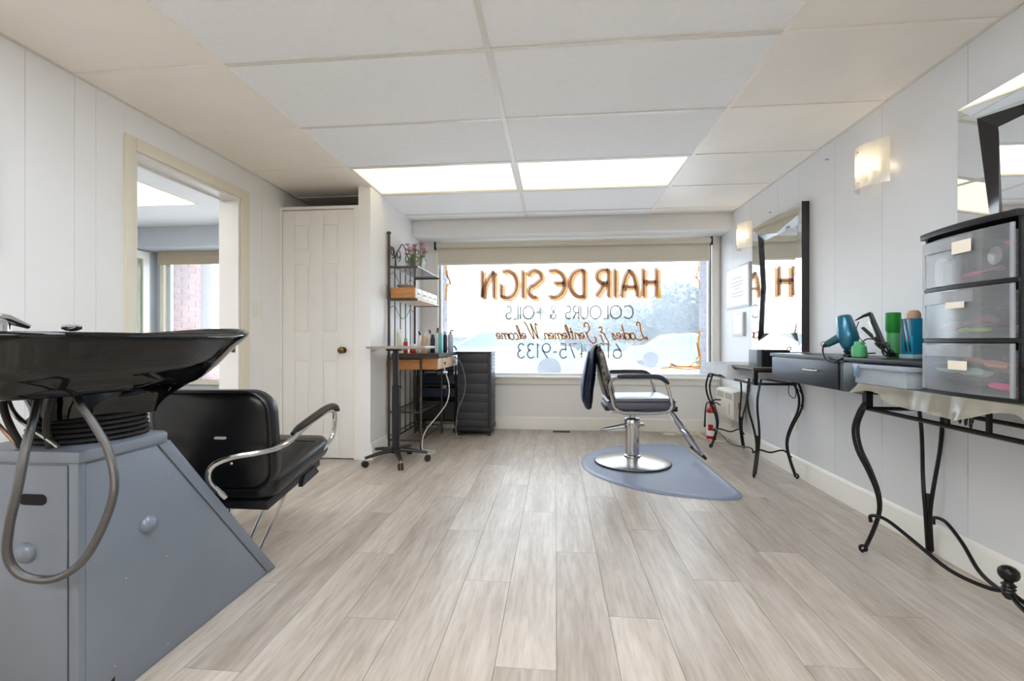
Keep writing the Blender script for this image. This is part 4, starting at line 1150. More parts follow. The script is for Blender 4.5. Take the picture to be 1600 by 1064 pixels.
for sgn in (-1, 1):
    Yv = SY + sgn * .272
    pts = [(-.145, .688), (-.185, .672), (-.205, .630), (-.195, .560), (-.170, .480), (-.130, .442), (-.05, .434), (.12, .438), (.205, .452), (.232, .490), (.222, .560), (.196, .650), (.165, .682), (.10, .690), (0, .690)]
    MBx().tube([(SX + a, Yv, z) for a, z in pts], .0115, 10, spline=5, closed=True).build('arm_frame', CHROME, ch)
    MBx().tube([(SX - .150, Yv, .698), (SX - .10, Yv, .700), (SX + .06, Yv, .702), (SX + .145, Yv, .697), (SX + .190, Yv, .670), (SX + .208, Yv, .648)], [.016, .021, .021, .021, .020, .016], 10, spline=5, flat=.8).build('arm_pad', mat('dark_grey_pad', (40, 42, 48), rough=.45), ch)
    MBx().cyl((SX - .12, SY + sgn * .205, .452), (SX - .12, Yv, .445), .010, 8).build('arm_bolt', STEEL, ch)
# foot rest
for sgn in (-1, 1):
    MBx().tube([(SX + .20, SY + sgn * .07, .430), (SX + .27, SY + sgn * .075, .425), (SX + .31, SY + sgn * .09, .380), (SX + .40, SY + sgn * .125, .25), (SX + .485, SY + sgn * .15, .115)], .010, 8, spline=5).build('footrest_tube', CHROME, ch)
MBx().tube([(SX + .485, SY - .15, .115), (SX + .505, SY - .14, .090), (SX + .505, SY + .14, .090), (SX + .485, SY + .15, .115)], .011, 8, spline=4).build('footrest_bar', RUBBER, ch)
MBx().tube([(SX + .40, SY - .125, .25), (SX + .40, SY + .125, .25)], .008, 8).build('footrest_brace', CHROME, ch)
# cape thrown over the back
cpm = MBx(); rings = []
q = random.Random(3)
for z, xc, hw, th in ((.44, -.345, .055, .016), (.50, -.355, .085, .030), (.60, -.350, .105, .034), (.70, -.335, .120, .032), (.80, -.325, .125, .026), (.885, -.315, .12, .022), (.925, -.297, .10, .016), (.935, -.275, .09, .010)):
    r_ = []
    for j in range(28):
        a = 2 * math.pi * j / 28
        wob = 1 + .34 * math.sin(5 * a + z * 3) + .16 * math.sin(9 * a + z * 5)
        r_.append((SX + xc + th * math.cos(a) * wob, SY - .10 + hw * math.sin(a), z))
    rings.append(r_)
cpm.loft(rings)
NAVY = mat('navy_nylon', (22, 28, 52), rough=.4, var=.2, vscale=12, bump=.2, bscale=30)
cpo = cpm.build('cutting_cape', NAVY, angle=70)
tag(cpo, 'navy cutting cape hung over the back of the styling chair', 'cape')
cp2 = MBx(); rings = []
for z, xc, hw, th in ((.52, -.392, .03, .008), (.60, -.392, .05, .010), (.70, -.380, .055, .012), (.80, -.362, .05, .010), (.88, -.345, .035, .006)):
    rings.append([(SX + xc + th * math.cos(2 * math.pi * j / 16) * (1 + .3 * math.sin(3 * 2 * math.pi * j / 16)), SY - .12 + hw * math.sin(2 * math.pi * j / 16), z) for j in range(16)])
cp2.loft(rings).build('light_blue_fold', mat('slate_nylon', (96, 112, 146), rough=.4), cpo)

# ================================================================== WALL CONSOLE
UX, UZ0, UZ1 = 1.385, .715, .880
CONS = mat('console_black_laminate', (44, 47, 55), rough=.3, var=.06, vscale=6)
CONSD = mat('console_edge_black', (16, 16, 18), rough=.35)
un = thing('wall_console', (1.55, 2.5, UZ0), 'black wall-hung styling console with one wide drawer under the leaning mirror', 'console')
MBx().box(UX + .012, XR - .001, 2.205, 3.055, UZ0, UZ1 - .018).build('carcass', CONSD, un)
MBx().box(UX - .006, XR - .001, 1.40, 3.075, UZ1 - .018, UZ1).build('top', CONSD, un, bevel=.002)
MBx().box(UX - .008, UX - .006, 2.37, 3.07, UZ1 - .004, UZ1 - .001).build('top_highlight_edge', CONS, un)
d_ = MBx().box(UX - .004, UX + .012, 2.372, 3.050, UZ0 + .002, UZ1 - .024).build('drawer', CONS, un, bevel=.002)
MBx().tube([(UX - .004, 2.655, .800), (UX - .022, 2.65, .800), (UX - .022, 2.555, .800), (UX - .004, 2.55, .800)], .005, 8).build('handle', STEEL, d_)
MBx().box(UX + .002, UX + .012, 2.330, 2.372, UZ0, UZ1 - .018).build('divider', CONSD, un)
MBx().box(UX - .004, UX + .012, 2.207, 2.330, UZ0 + .002, UZ1 - .024).build('end_panel', CONS, un, bevel=.002)
MBx().box(XR - .02, XR - .001, 1.40, 2.205, UZ0 + .07, UZ1 - .018).build('back_rail', CONSD, un)

# ================================================================== WROUGHT IRON TABLES
def curl(cx_, cz_, r0, dx, dy, sgn=1, turns=1.3, n=14):
    return [(cx_[0] + dx * r0 * (1 - .55 * i / n) * math.cos(-math.pi / 2 + sgn * turns * 2 * math.pi * i / n), cx_[1] + dy * r0 * (1 - .55 * i / n) * math.cos(-math.pi / 2 + sgn * turns * 2 * math.pi * i / n), cz_ + r0 * (1 - .55 * i / n) * math.sin(-math.pi / 2 + sgn * turns * 2 * math.pi * i / n)) for i in range(n + 1)]
def iron_table(name, x0, x1, y0, y1, label, ornament, finial):
    cx_, cy_ = (x0 + x1) / 2, (y0 + y1) / 2
    t = thing(name, (cx_, cy_, 0), label, 'table')
    for fx in (x0, x1):
        for fy in (y0, y1):
            ox = -1 if fx == x0 else 1; oy = -1 if fy == y0 else 1
            # legs bulge outward along the corner diagonal, the two rods parted across it
            k2 = .7071
            ux_, uy_ = ox * k2, oy * k2
            vx_, vy_ = -oy * k2, ox * k2
            rods = MBx()
            prof = ((.690, .0, .040), (.640, .024, .038), (.560, .044, .034), (.47, .032, .029), (.38, -.006, .022), (.29, -.036, .014), (.21, -.042, .008), (.12, -.022, .007), (.03, .008, .007))
            for s_ in (-1, 1):
                rods.tube([(fx + ux_ * off + vx_ * s_ * sep, fy + uy_ * off + vy_ * s_ * sep, z) for z, off, sep in prof], .0078, 8, spline=4)
            lg = rods.build('leg', BLACK_IRON, t)
            MBx().loft([[(fx + ux_ * (off + e) + vx_ * f * w_, fy + uy_ * (off + e) + vy_ * f * w_, z) for e, f in ((-.004, -1), (-.004, 1), (.004, 1), (.004, -1))] for z, off, w_ in ((.29, -.036, .014), (.21, -.042, .009), (.12, -.022, .009), (.02, .009, .009))]).build('web_plate', BLACK_IRON, lg)
            MBx().tube(curl((fx + ux_ * .014, fy + uy_ * .014, 0), .0235, .0165, ux_, uy_, 1, 1.1), .0065, 6).build('scroll_foot', BLACK_IRON, lg)
    # rails
    for z, r_ in ((.655, .009), (.742, .007)):
        for fx in (x0, min(x1, XR - .03)):
            MBx().tube([(fx, y0, z), (fx, y1, z)], r_, 6).build('long_rail', BLACK_IRON, t)
        for fy in (y0, y1):
            MBx().tube([(x0, fy, z), (x1, fy, z)], r_, 6).build('short_rail', BLACK_IRON, t)
    for fx in (x0, min(x1, XR - .03)):
        for fy in (y0, y1):
            MBx().box(fx - .014, fx + .014, fy - .014, fy + .014, .650, .750).build('corner_block', BLACK_IRON, t)
    MBx().box(x0 - .02, XR - .003, y0 - .02, y1 + .02, .750, .768).build('top', mat('table_top_dark', (54, 46, 42), rough=.4, var=.1), t, bevel=.003)
    if ornament:
        o_ = MBx().box(x0 - .005, x0 + .005, cy_ - .085, cy_ - .072, .660, .742).box(x0 - .005, x0 + .005, cy_ + .072, cy_ + .085, .660, .742).box(x0 - .003, x0 + .003, cy_ - .072, cy_ + .072, .725, .742)
        for k in range(9):
            a = k * 2.4
            yy = cy_ + .05 * math.cos(a) * (k / 9); zz2 = .700 + .025 * math.sin(a) * (.4 + k / 15)
            o_.tube([(x0 - .004 + .01 * math.cos(q), yy + .014 * math.cos(q), zz2 + .014 * math.sin(q)) for q in [i * math.pi / 4 for i in range(8)]], .0035, 6, closed=True)
        o_.build('rose_ornament', BLACK_IRON, t)
    # stretcher
    if finial:
        for fx in (x0, min(x1, XR - .03)):
            for fy in (y0, y1):
                s1 = .05 if fy == y0 else -.05
                MBx().tube([(fx, fy + s1 * .4, .155), (fx, fy + s1 * .5, .185), (fx + (cx_ - fx) * .10, fy + (cy_ - fy) * .10 + s1, .195), (fx + (cx_ - fx) * .3, fy + (cy_ - fy) * .32 + s1, .155), (fx + (cx_ - fx) * .6, fy + (cy_ - fy) * .66, .100), (fx + (cx_ - fx) * .86, fy + (cy_ - fy) * .88, .095), (cx_, cy_, .115)], .0075, 8, spline=5).build('stretcher', BLACK_IRON, t)
        MBx().lathe([(.010, .09), (.017, .10), (.015, .107), (.019, .112), (.015, .119), (.019, .124), (.015, .131), (.020, .136), (.012, .145), (.012, .150), (.020, .155), (.026, .164), (.028, .175), (.026, .186), (.018, .195), (.008, .1995), (0, .200)], (cx_, cy_, 0), 28).build('finial', BLACK_IRON, t)
    else:
        for fy in (y0, y1):
            s1 = .03 if fy == y0 else -.03
            MBx().tube([(x0, fy + s1, .17), (x0 + .05, fy + s1 * 1.5, .185), (cx_, fy + s1 * 2, .165), (x1 - .05, fy + s1 * 1.5, .185), (min(x1, XR - .03), fy + s1, .14)], .006, 8, spline=5).build('stretcher', BLACK_IRON, t)
        MBx().tube([(x0, y0 + .03, .165), (x0, y0 + .08, .19), (x0, cy_, .14), (x0, y1 - .08, .19), (x0, y1 - .03, .165)], .006, 8, spline=5).build('stretcher', BLACK_IRON, t)
    return t
iron_table('iron_table', 1.395, 1.652, 3.33, 4.19, 'black wrought iron side table by the window, over the air conditioner', False, False)
iron_table('iron_table', 1.395, 1.652, 1.19, 2.18, 'black wrought iron table with a ball finial, carrying the clear drawers', True, True)

def cover(name, x0, y0, y1, zt, drop, m, label, seed, wavy):
    """thin plastic cover: flat top and a wavy hem hanging over front and ends"""
    q = random.Random(seed)
    path = []
    n = 90
    seq = [(XR - .02, y1), (x0, y1), (x0, y0), (XR - .02, y0)]
    lens = [abs(seq[i + 1][0] - seq[i][0]) + abs(seq[i + 1][1] - seq[i][1]) for i in range(3)]
    tot = sum(lens)
    ph = [q.uniform(0, 6.28) for _ in range(4)]
    mb = MBx(); rows = []
    def pos(s):
        for i in range(3):
            if s <= lens[i] or i == 2:
                f = min(1, s / lens[i])
                p = Vector((seq[i][0] + (seq[i + 1][0] - seq[i][0]) * f, seq[i][1] + (seq[i + 1][1] - seq[i][1]) * f))
                nn = ((0, 1), (-1, 0), (0, -1))[i]
                return p, Vector(nn)
            s -= lens[i]
    K = 5
    for i in range(n + 1):
        s = tot * i / n
        p, nn = pos(s)
        wv = math.sin(s * 34 + ph[0]) * .5 + math.sin(s * 57 + ph[1]) * .35 + math.sin(s * 13 + ph[2]) * .4
        dd = drop * (1 + wavy * .45 * math.sin(s * 9 + ph[3]) + wavy * .2 * math.sin(s * 23))
        rows.append([(p.x + nn.x * (.004 + .020 * wavy * (k / K) * (1 + wv)), p.y + nn.y * (.004 + .020 * wavy * (k / K) * (1 + wv)), zt - dd * (k / K) ** 1.0 + (.0025 if k == 0 else 0)) for k in range(K + 1)])
    o = len(mb.v)
    for r_ in rows: mb.v += [Vector(v) for v in r_]
    for i in range(n):
        for k in range(K):
            a = o + i * (K + 1) + k
            mb.f.append((a, a + 1, a + K + 2, a + K + 1))
    mb.box(x0 - .003, XR - .02, y0, y1, zt, zt + .0025)
    c_ = mb.build(name, m, angle=60)
    return tag(c_, label, 'table cover')
PLASTIC = sheer('cover_plastic', (226, 220, 200), clear=.5, rough=.15, gloss=.09, translucent=.5)
LACE = sheer('lace_plastic', (246, 248, 252), clear=.10, rough=.2, gloss=.04, translucent=.35)
cover('table_cover', 1.345, 1.165, 2.165, .7685, .052, PLASTIC, 'crinkled clear plastic cover on the table with the drawers', 4, 1.0)
cover('table_cover', 1.350, 3.70, 4.215, .7685, .100, LACE, 'white lacy plastic cover on the window end of the side table', 9, .35)

# grey-black box on far table
sb = thing('product_box', (1.52, 3.42, .7685), 'grey and black product box on the side table below the window mirror', 'box')
MBx().box(1.42, 1.62, 3.36, 3.50, .7745, .895).build('body', mat('box_grey', (110, 116, 126), rough=.4, var=.1), sb, bevel=.002)
MBx().box(1.418, 1.422, 3.385, 3.475, .776, .80).build('label_patch', CONSD, sb)
MBx().box(1.45, 1.63, 3.335, 3.358, .7745, .893).build('dark_panel', CONSD, sb)
tn = MBx().box(1.39, 1.68, 3.315, 3.66, .7685, .774).build('placemat', mat('woven_mat', (150, 140, 118), rough=.7, var=.15, vscale=60), bevel=.002)
tag(tn, 'woven beige placemat on the side table under the product box', 'placemat')
cdx = MBx().tube([(1.62, 3.30, .70), (1.63, 3.26, .62), (1.61, 3.235, .57), (1.58, 3.25, .60), (1.60, 3.27, .66), (1.635, 3.22, .62), (1.64, 3.19, .56), (1.655, 3.22, .50), (1.66, 3.27, .53)], .0028, 6, spline=5).build('dangling_wire', BLACK_PLASTIC)
tag(cdx, 'thin black wire dangling behind the side table leg', 'wire')

# ================================================================== MIRRORS
def wall_mirror(y0, y1, z0, z1, label):
    """bevelled mirror with waisted mirror frame: outer rect, pinched ridge, inner rect"""
    t = thing('wall_mirror', (XR - .02, (y0 + y1) / 2, z0), label, 'mirror')
    XW = XR - .001
    fw = .135
    A = [(y0, z0), (y1, z0), (y1, z1), (y0, z1)]
    C = [(y0 + fw, z0 + fw), (y1 - fw, z0 + fw), (y1 - fw, z1 - fw), (y0 + fw, z1 - fw)]
    dA, dB, dC = .050, .034, .012
    def corner_ridge(i):
        return tuple((A[i][k] * .5 + C[i][k] * .5) for k in range(2))
    for i in range(4):
        j = (i + 1) % 4
        a0, a1, c0, c1 = A[i], A[j], C[i], C[j]
        b0, b1 = corner_ridge(i), corner_ridge(j)
        am = ((a0[0] + a1[0]) / 2, (a0[1] + a1[1]) / 2); cm = ((c0[0] + c1[0]) / 2, (c0[1] + c1[1]) / 2)
        bm_ = (am[0] * .06 + cm[0] * .94, am[1] * .06 + cm[1] * .94)
        P = lambda p, d: (XW - d, p[0], p[1])
        m1 = MBx().add([P(a0, dA), P(am, dA), P(bm_, dB), P(b0, dB)], [(0, 1, 2, 3)]).add([P(am, dA), P(a1, dA), P(b1, dB), P(bm_, dB)], [(0, 1, 2, 3)])
        m1.build('frame_facet', MIRROR, t, angle=2)
        m2 = MBx().add([P(b0, dB), P(bm_, dB), P(cm, dC), P(c0, dC)], [(0, 1, 2, 3)]).add([P(bm_, dB), P(b1, dB), P(c1, dC), P(cm, dC)], [(0, 1, 2, 3)])
        m2.build('dark_facet', DARKMIRROR, t, angle=2)
        MBx().add([P(a0, dA), P(a1, dA), P(a1, 0), P(a0, 0)], [(0, 1, 2, 3)]).build('frame_side', DARKMIRROR, t)
    MBx().box(XW - dC - .001, XW, C[0][0] - .004, C[1][0] + .004, C[0][1] - .004, C[2][1] + .004).build('glass', MIRROR, t)
wall_mirror(3.255, 4.03, .882, 1.905, 'tall mirror with a faceted mirror frame, reflecting the lettered shop window')
wall_mirror(1.29, 2.055, .882, 1.915, 'tall mirror with a faceted mirror frame behind the clear drawer organizer')

# ================================================================== WALL SCONCES
SGLASS = sheer('sconce_glass', (250, 247, 240), clear=.28, rough=.1, gloss=.2, translucent=.75)
BULB = mat('bulb_glow', (255, 232, 196), emit=10.0)
def sconce(yc, zc, label):
    t = thing('wall_sconce', (XR, yc, zc - .10), label, 'wall light')
    MBx().box(XR - .018, XR - .001, yc - .05, yc + .05, zc - .06, zc + .06).build('backplate', TRIM, t, bevel=.003)
    MBx().tube([(XR - .018, yc + .0, zc - .02), (XR - .042, yc, zc - .02)], .012, 10).build('socket', TRIM, t)
    MBx().sphere((XR - .055, yc + .012, zc + .005), .016, 14, sz=1.5).build('bulb', BULB, t)
    mb = MBx(); rows = []
    for i in range(13):
        u = -1 + 2 * i / 12
        rows.append([(XR - .018 - .080 * (1 - abs(u) ** 2.4), yc + u * .115, zc - .112 + .224 * k) for k in (0, 1)])
    o = len(mb.v)
    for r_ in rows: mb.v += [Vector(v) for v in r_]
    mb.f += [(o + 2 * i, o + 2 * i + 1, o + 2 * i + 3, o + 2 * i + 2) for i in range(12)]
    mb.build('glass_shade', SGLASS, t)
    for s_ in (-1, 1):
        MBx().lathe([(.006, 0), (.006, .004), (0, .006)], (XR - .098, yc, zc + s_ * .08), 10, (-1, 0, 0)).build('stud', CHROME, t)
sconce(2.60, 1.885, 'lit frosted glass wall sconce between the two mirrors')
sconce(4.23, 1.885, 'lit frosted glass wall sconce beside the window, above the certificates')

wf = thing('picture_frame', (XL, 1.42, 1.3), 'brown wooden picture frame on the left panelled wall by the shampoo bowl', 'picture frame')
WFM = mat('frame_brown', (176, 116, 82), rough=.5, var=.1)
MBx().box(XL + .001, XL + .022, 1.22, 1.25, 1.30, 1.83).box(XL + .001, XL + .022, 1.600, 1.622, 1.30, 1.83).box(XL + .001, XL + .022, 1.25, 1.600, 1.30, 1.33).box(XL + .001, XL + .022, 1.25, 1.600, 1.80, 1.83).build('frame', WFM, wf)
MBx().box(XL + .001, XL + .010, 1.25, 1.600, 1.33, 1.80).build('picture', PAPER, wf)

# ================================================================== CERTIFICATES, HOOKS, OUTLET
def frame_pic(y0, y1, z0, z1, label, inner):
    t = thing('framed_certificate', (XR, (y0 + y1) / 2, z0), label, 'framed certificate')
    FR = mat('certificate_frame', (206, 206, 208), rough=.35)
    MBx().box(XR - .022, XR - .001, y0, y1, z0, z1).build('frame', FR, t, bevel=.003)
    MBx().box(XR - .0235, XR - .022, y0 + .022, y1 - .022, z0 + .022, z1 - .022).build('paper', inner, t)
    return t
CERT = mat('certificate_paper', (236, 238, 240), rough=.3, var=.02, vscale=20)
t1 = frame_pic(4.165, 4.70, 1.265, 1.655, 'larger pale framed certificate on the wall by the window', CERT)
INKG = mat('ink_grey', (170, 172, 176), rough=.6)
for i, (wd, zz3) in enumerate(((.20, 1.54), (.30, 1.50), (.26, 1.47), (.12, 1.44), (.28, 1.40), (.28, 1.37))):
    MBx().box(XR - .0242, XR - .0235, 4.43 - wd / 2, 4.43 + wd / 2, zz3, zz3 + .008).build('print_line', INKG, t1)
t2 = frame_pic(4.30, 4.54, 1.000, 1.218, 'small pale framed card on the wall under the larger certificate', CERT)
for yy, zz3, lb in ((3.04, 2.10, 'small nail high on the panelled wall between the sconces'), (3.80, 1.98, 'small nail on the wall above the mirror by the window')):
    o_ = MBx().lathe([(.003, 0), (.003, .014), (.007, .015), (.007, .017), (0, .018)], (XR, yy, zz3), 8, (-1, 0, 0)).build('wall_nail', STEEL)
    tag(o_, lb, 'nail')
ol = thing('wall_outlet', (XR, 3.45, .36), 'white wall outlet above the baseboard beside the iron side table', 'outlet')
MBx().box(XR - .007, XR - .0005, 3.415, 3.485, .325, .44).build('plate', TRIM, ol, bevel=.002)
for zz3 in (.352, .397):
    MBx().box(XR - .009, XR - .007, 3.432, 3.468, zz3, zz3 + .03).build('socket', PAPER, ol, bevel=.002)

# ================================================================== AIR CONDITIONER, EXTINGUISHER, POWER STRIP, VENT
ACM = mat('ac_ivory', (226, 222, 208), rough=.45, var=.015)
ac = thing('air_conditioner', (1.66, 4.49, .225), 'ivory through-wall air conditioner beyond the side table legs', 'air conditioner')
MBx().box(1.622, XR - .017, 4.255, 4.72, .225, .500).build('body', ACM, ac, bevel=.008)
MBx().box(1.600, 1.624, 4.265, 4.71, .240, .490).build('front_panel', ACM, ac, bevel=.008)
VG = mat('vent_grey', (150, 148, 142), rough=.6)
for c0 in (4.38, 4.59):
    for i in range(6):
        z = .420 + i * .0095
        MBx().box(1.5975, 1.6005, c0 - .085, c0 + .085, z, z + .0045).build('louvre', VG, ac)
MBx().box(1.5975, 1.6005, 4.36, 4.367, .28, .38).build('panel_seam', VG, ac)
MBx().box(1.635, 1.665, 4.2525, 4.2555, .34, .40).build('side_grip', VG, ac)
MBx().box(1.66, 1.69, 4.47, 4.50, .136, .225).build('conduit', ACM, ac)
REDP = mat('extinguisher_red', (186, 24, 34), rough=.3, coat=.4)
fe = thing('fire_extinguisher', (1.505, 4.56, 0), 'small red and white fire extinguisher on the floor by the window wall', 'fire extinguisher')
MBx().lathe([(.036, 0), (.042, .004), (.045, .012), (.045, .28), (.042, .30), (.030, .318), (.016, .326), (.016, .345)], (1.505, 4.56, 0), 24).build('cylinder', REDP, fe)
MBx().lathe([(.0456, .045), (.0456, .265)], (1.505, 4.56, 0), 24).build('label_wrap', PAPER, fe)
for a0, b0, c0, d0 in ((-.012, .02, .10, .155), (-.012, .035, .10, .112)):
    MBx().box(1.505 + a0 - .03, 1.505 + b0 - .02, 4.511, 4.5225, c0, d0).build('red_mark', REDP, fe)
MBx().box(1.49, 1.522, 4.545, 4.575, .345, .372).build('valve', BLACK_PLASTIC, fe, bevel=.003)
MBx().tube([(1.50, 4.55, .372), (1.53, 4.52, .395), (1.575, 4.50, .395)], .007, 8).tube([(1.50, 4.55, .362), (1.535, 4.52, .365), (1.57, 4.50, .345)], .006, 8).build('lever', BLACK_PLASTIC, fe)
MBx().tube([(1.495, 4.555, .36), (1.455, 4.53, .36), (1.435, 4.51, .30), (1.428, 4.505, .20), (1.425, 4.50, .135)], [.006, .006, .007, .008, .011], 8, spline=4).build('hose', RUBBER, fe)
ps = thing('power_strip', (1.33, 4.76, 0), 'ivory power strip lying on the floor along the window baseboard', 'power strip')
PSM = mat('strip_ivory', (226, 218, 196), rough=.45)
MBx().box(1.24, 1.46, 4.745, 4.79, .0005, .030).build('body', PSM, ps, bevel=.005)
for i in range(4):
    MBx().box(1.255 + i * .045, 1.282 + i * .045, 4.755, 4.78, .030, .032).build('socket', VG, ps)
MBx().box(1.10, 1.20, 4.70, 4.755, .0005, .022).build('plug_adapter', PSM, ps, bevel=.005)
MBx().tube([(1.20, 4.73, .010), (1.225, 4.75, .010), (1.24, 4.765, .015)], .005, 6).build('lead', PSM, ps)
cdp = MBx().tube([(1.465, 4.765, .008), (1.44, 4.68, .008), (1.46, 4.58, .008), (1.50, 4.48, .008), (1.57, 4.44, .008), (1.63, 4.50, .008), (1.665, 4.60, .008)], .0065, 8, spline=6).build('extension_lead', PSM)
tag(cdp, 'ivory extension lead looping on the floor around the fire extinguisher', 'cord')
vt = thing('floor_vent', (.06, 4.80, 0), 'small dark floor register set in the planks below the window', 'floor vent')
VTM = mat('vent_brown', (96, 82, 70), rough=.5, metal=.4)
MBx().box(-.02, .16, 4.775, 4.845, .0005, .004).build('frame', VTM, vt)
for i in range(6):
    MBx().box(-.012 + i * .028, .008 + i * .028, 4.785, 4.835, .004, .006).build('slat', SLOT, vt)

# ================================================================== THINGS ON THE CONSOLE
ZT = UZ1 + .0005
TEAL = mat('teal_metallic', (34, 112, 142), rough=.25, metal=.4, coat=.5, var=.06)
TEALD = mat('teal_handle', (40, 96, 104), rough=.35, metal=.2)
hd = thing('hair_dryer', (1.50, 2.395, ZT), 'teal hair dryer resting nozzle down on the console', 'hair dryer')
ax_ = Vector((.10, -.16, -1)).normalized()
top_ = Vector((1.455, 2.450, 1.082))
MBx().lathe([(.0, -.004), (.026, -.003), (.030, .0), (.033, .008), (.040, .05), (.046, .095), (.045, .12), (.036, .150), (.027, .168), (.024, .172)], top_, 28, tuple(ax_)).build('barrel', TEAL, hd)
MBx().lathe([(.0, -.006), (.024, -.0055), (.0265, -.002), (.0265, .0)], top_, 24, tuple(ax_)).build('intake_grille', STEEL, hd)
MBx().lathe([(.025, .168), (.030, .172), (.034, .19), (.030, .195), (0, .195)], top_, 20, tuple(ax_)).build('nozzle', BLACK_PLASTIC, hd)
hs_ = top_ + ax_ * .088
he_ = Vector((1.40, 2.495, .940))
MBx().tube([hs_, hs_.lerp(he_, .3), hs_.lerp(he_, .7), he_], [.024, .022, .0195, .0175], 14).build('handle', TEALD, hd)
MBx().tube([he_, he_ + (he_ - hs_).normalized() * .018], [.015, .008], 10).build('cord_guard', BLACK_PLASTIC, hd)
hc = he_ + (he_ - hs_).normalized() * .02
MBx().tube([(hc.x + .012 * math.cos(a), hc.y + .012 * math.cos(a) * .3, hc.z + .012 + .012 * math.sin(a)) for a in [i * math.pi / 6 for i in range(12)]], .0025, 6, closed=True).build('hang_loop', STEEL, hd)
MBx().tube([tuple(hc), (1.372, 2.480, .900), (1.366, 2.445, .865), (1.366, 2.395, .852), (1.372, 2.345, .866), (1.40, 2.315, .888), (1.45, 2.335, .895), (1.49, 2.365, .89)], .0045, 8, spline=6).build('cord', BLACK_PLASTIC, hd)
dz = MBx()
q = random.Random(11)
dz.lathe([(.048, 0), (.052, .006), (.046, .012), (.034, .016), (.034, .02)], (1.485, 2.410, ZT), 24)
for i in range(16):
    a = i * math.pi / 8
    dz.tube([(1.485 + .040 * math.cos(a), 2.410 + .040 * math.sin(a), ZT + .012), (1.485 + .046 * math.cos(a), 2.410 + .046 * math.sin(a), ZT + .030)], .0045, 6)
dzo = dz.build('diffuser_attachment', BLACK_PLASTIC)
tag(dzo, 'black fingered diffuser attachment under the teal hair dryer', 'attachment')
# straightening iron standing open with a coiled cord
fi = thing('flat_iron', (1.49, 2.20, ZT), 'black flat iron with a coiled cord standing on the console', 'hair iron')
a0 = Vector((1.49, 2.215, ZT + .045)); a1 = Vector((1.475, 2.285, ZT + .205)); d1 = (a1 - a0).normalized()
MBx().tube([a0, a0.lerp(a1, .5), a1], [.013, .012, .010], 8, flat=.8).build('arm', BLACK_PLASTIC, fi)
b1 = Vector((1.47, 2.33, ZT + .140))
MBx().tube([a0 + Vector((0, .01, .01)), b1], [.012, .009], 8, flat=.7).build('arm', BLACK_PLASTIC, fi)
MBx().obox(tuple(a0.lerp(a1, .55) + Vector((-.008, .014, 0))), (.004, .008, .04), (1, 0, 0), d1.cross(Vector((1, 0, 0))), d1).build('plate', STEEL, fi)
MBx().tube([a1, a1 + Vector((-.01, .03, -.008)), a1 + Vector((-.02, .075, -.028))], [.010, .007, .003], 8).build('tip', BLACK_PLASTIC, fi)
MBx().tube([(1.470, 2.36, 1.052), (1.468, 2.375, 1.01), (1.47, 2.35, .97), (1.475, 2.32, .945)], .002, 6, spline=5).build('thin_cord', BLACK_PLASTIC, fi)
co = MBx()
for k in range(6):
    ph = k * 1.05
    co.tube([(1.488 + .018 * math.cos(a + ph), 2.205 + .05 * math.cos(a) * (1 - .06 * k), ZT + .040 + .030 * math.sin(a + .4 * k)) for a in [i * math.pi / 7 for i in range(14)]], .0042, 6, closed=True)
co.build('coiled_cord', BLACK_PLASTIC, fi)
MBx().tube([(1.48, 2.26, ZT + .02), (1.465, 2.32, ZT + .02), (1.46, 2.34, ZT + .05), (1.465, 2.30, ZT + .085), (1.475, 2.26, ZT + .085)], .003, 6, spline=5).build('cord', BLACK_PLASTIC, fi)
gc = thing('green_bottle', (1.605, 2.33, ZT), 'bright green bottle standing behind the flat iron on the console', 'bottle')
MBx().lathe([(.024, 0), (.026, .004), (.026, .12), (.030, .128), (.030, .21), (.026, .213), (0, .213)], (1.605, 2.33, ZT), 24).build('body', mat('green_plastic', (30, 142, 52), rough=.35), gc)
MBx().lathe([(.0264, .02), (.0264, .115)], (1.605, 2.33, ZT), 24).build('label_wrap', mat('green_label', (96, 182, 116), rough=.4), gc)
gb = MBx().lathe([(.026, 0), (.030, .005), (.030, .05), (.020, .06), (.018, .075), (0, .077)], (1.425, 2.285, ZT), 16).build('small_pot', mat('mint_green', (88, 176, 122), rough=.35))
tag(gb, 'small mint green pot in front of the flat iron cord', 'pot')
wp = MBx().lathe([(.022, 0), (.026, .004), (.028, .13), (.020, .145), (.018, .16), (0, .162)], (1.625, 2.265, ZT), 18).build('frosted_jar', sheer('frosted_jar_m', (226, 226, 214), clear=.25, gloss=.1))
tag(wp, 'frosted cream jar between the green bottle and the blue bottle', 'jar')
bb = thing('blue_bottle', (1.56, 2.145, ZT), 'blue bottle with black diagonal stripes beside the clear drawers', 'bottle')
MBx().box(1.525, 1.585, 2.100, 2.170, ZT + .02, ZT + .175).build('body', mat('azure', (28, 134, 172), rough=.2, coat=.3), bb, bevel=.006)
for s_ in range(3):
    MBx().prism([(2.170 - .022 * s_, ZT + .175), (2.160 - .022 * s_, ZT + .175), (2.130 - .022 * s_, ZT + .03), (2.137 - .022 * s_, ZT + .03)] if s_ < 2 else [(2.115, ZT + .175), (2.105, ZT + .175), (2.103, ZT + .10), (2.107, ZT + .10)], 'x', 1.5235, 1.5252).build('stripe', CONSD, bb)
MBx().box(1.52, 1.59, 2.095, 2.175, ZT, ZT + .02).build('base', mat('frost_base', (170, 196, 204), rough=.2), bb, bevel=.004)
MBx().lathe([(.024, .175), (.024, .195), (.016, .21), (0, .212)], (1.555, 2.135, ZT), 14).build('cap', mat('tan_cap', (190, 150, 120), rough=.5), bb)
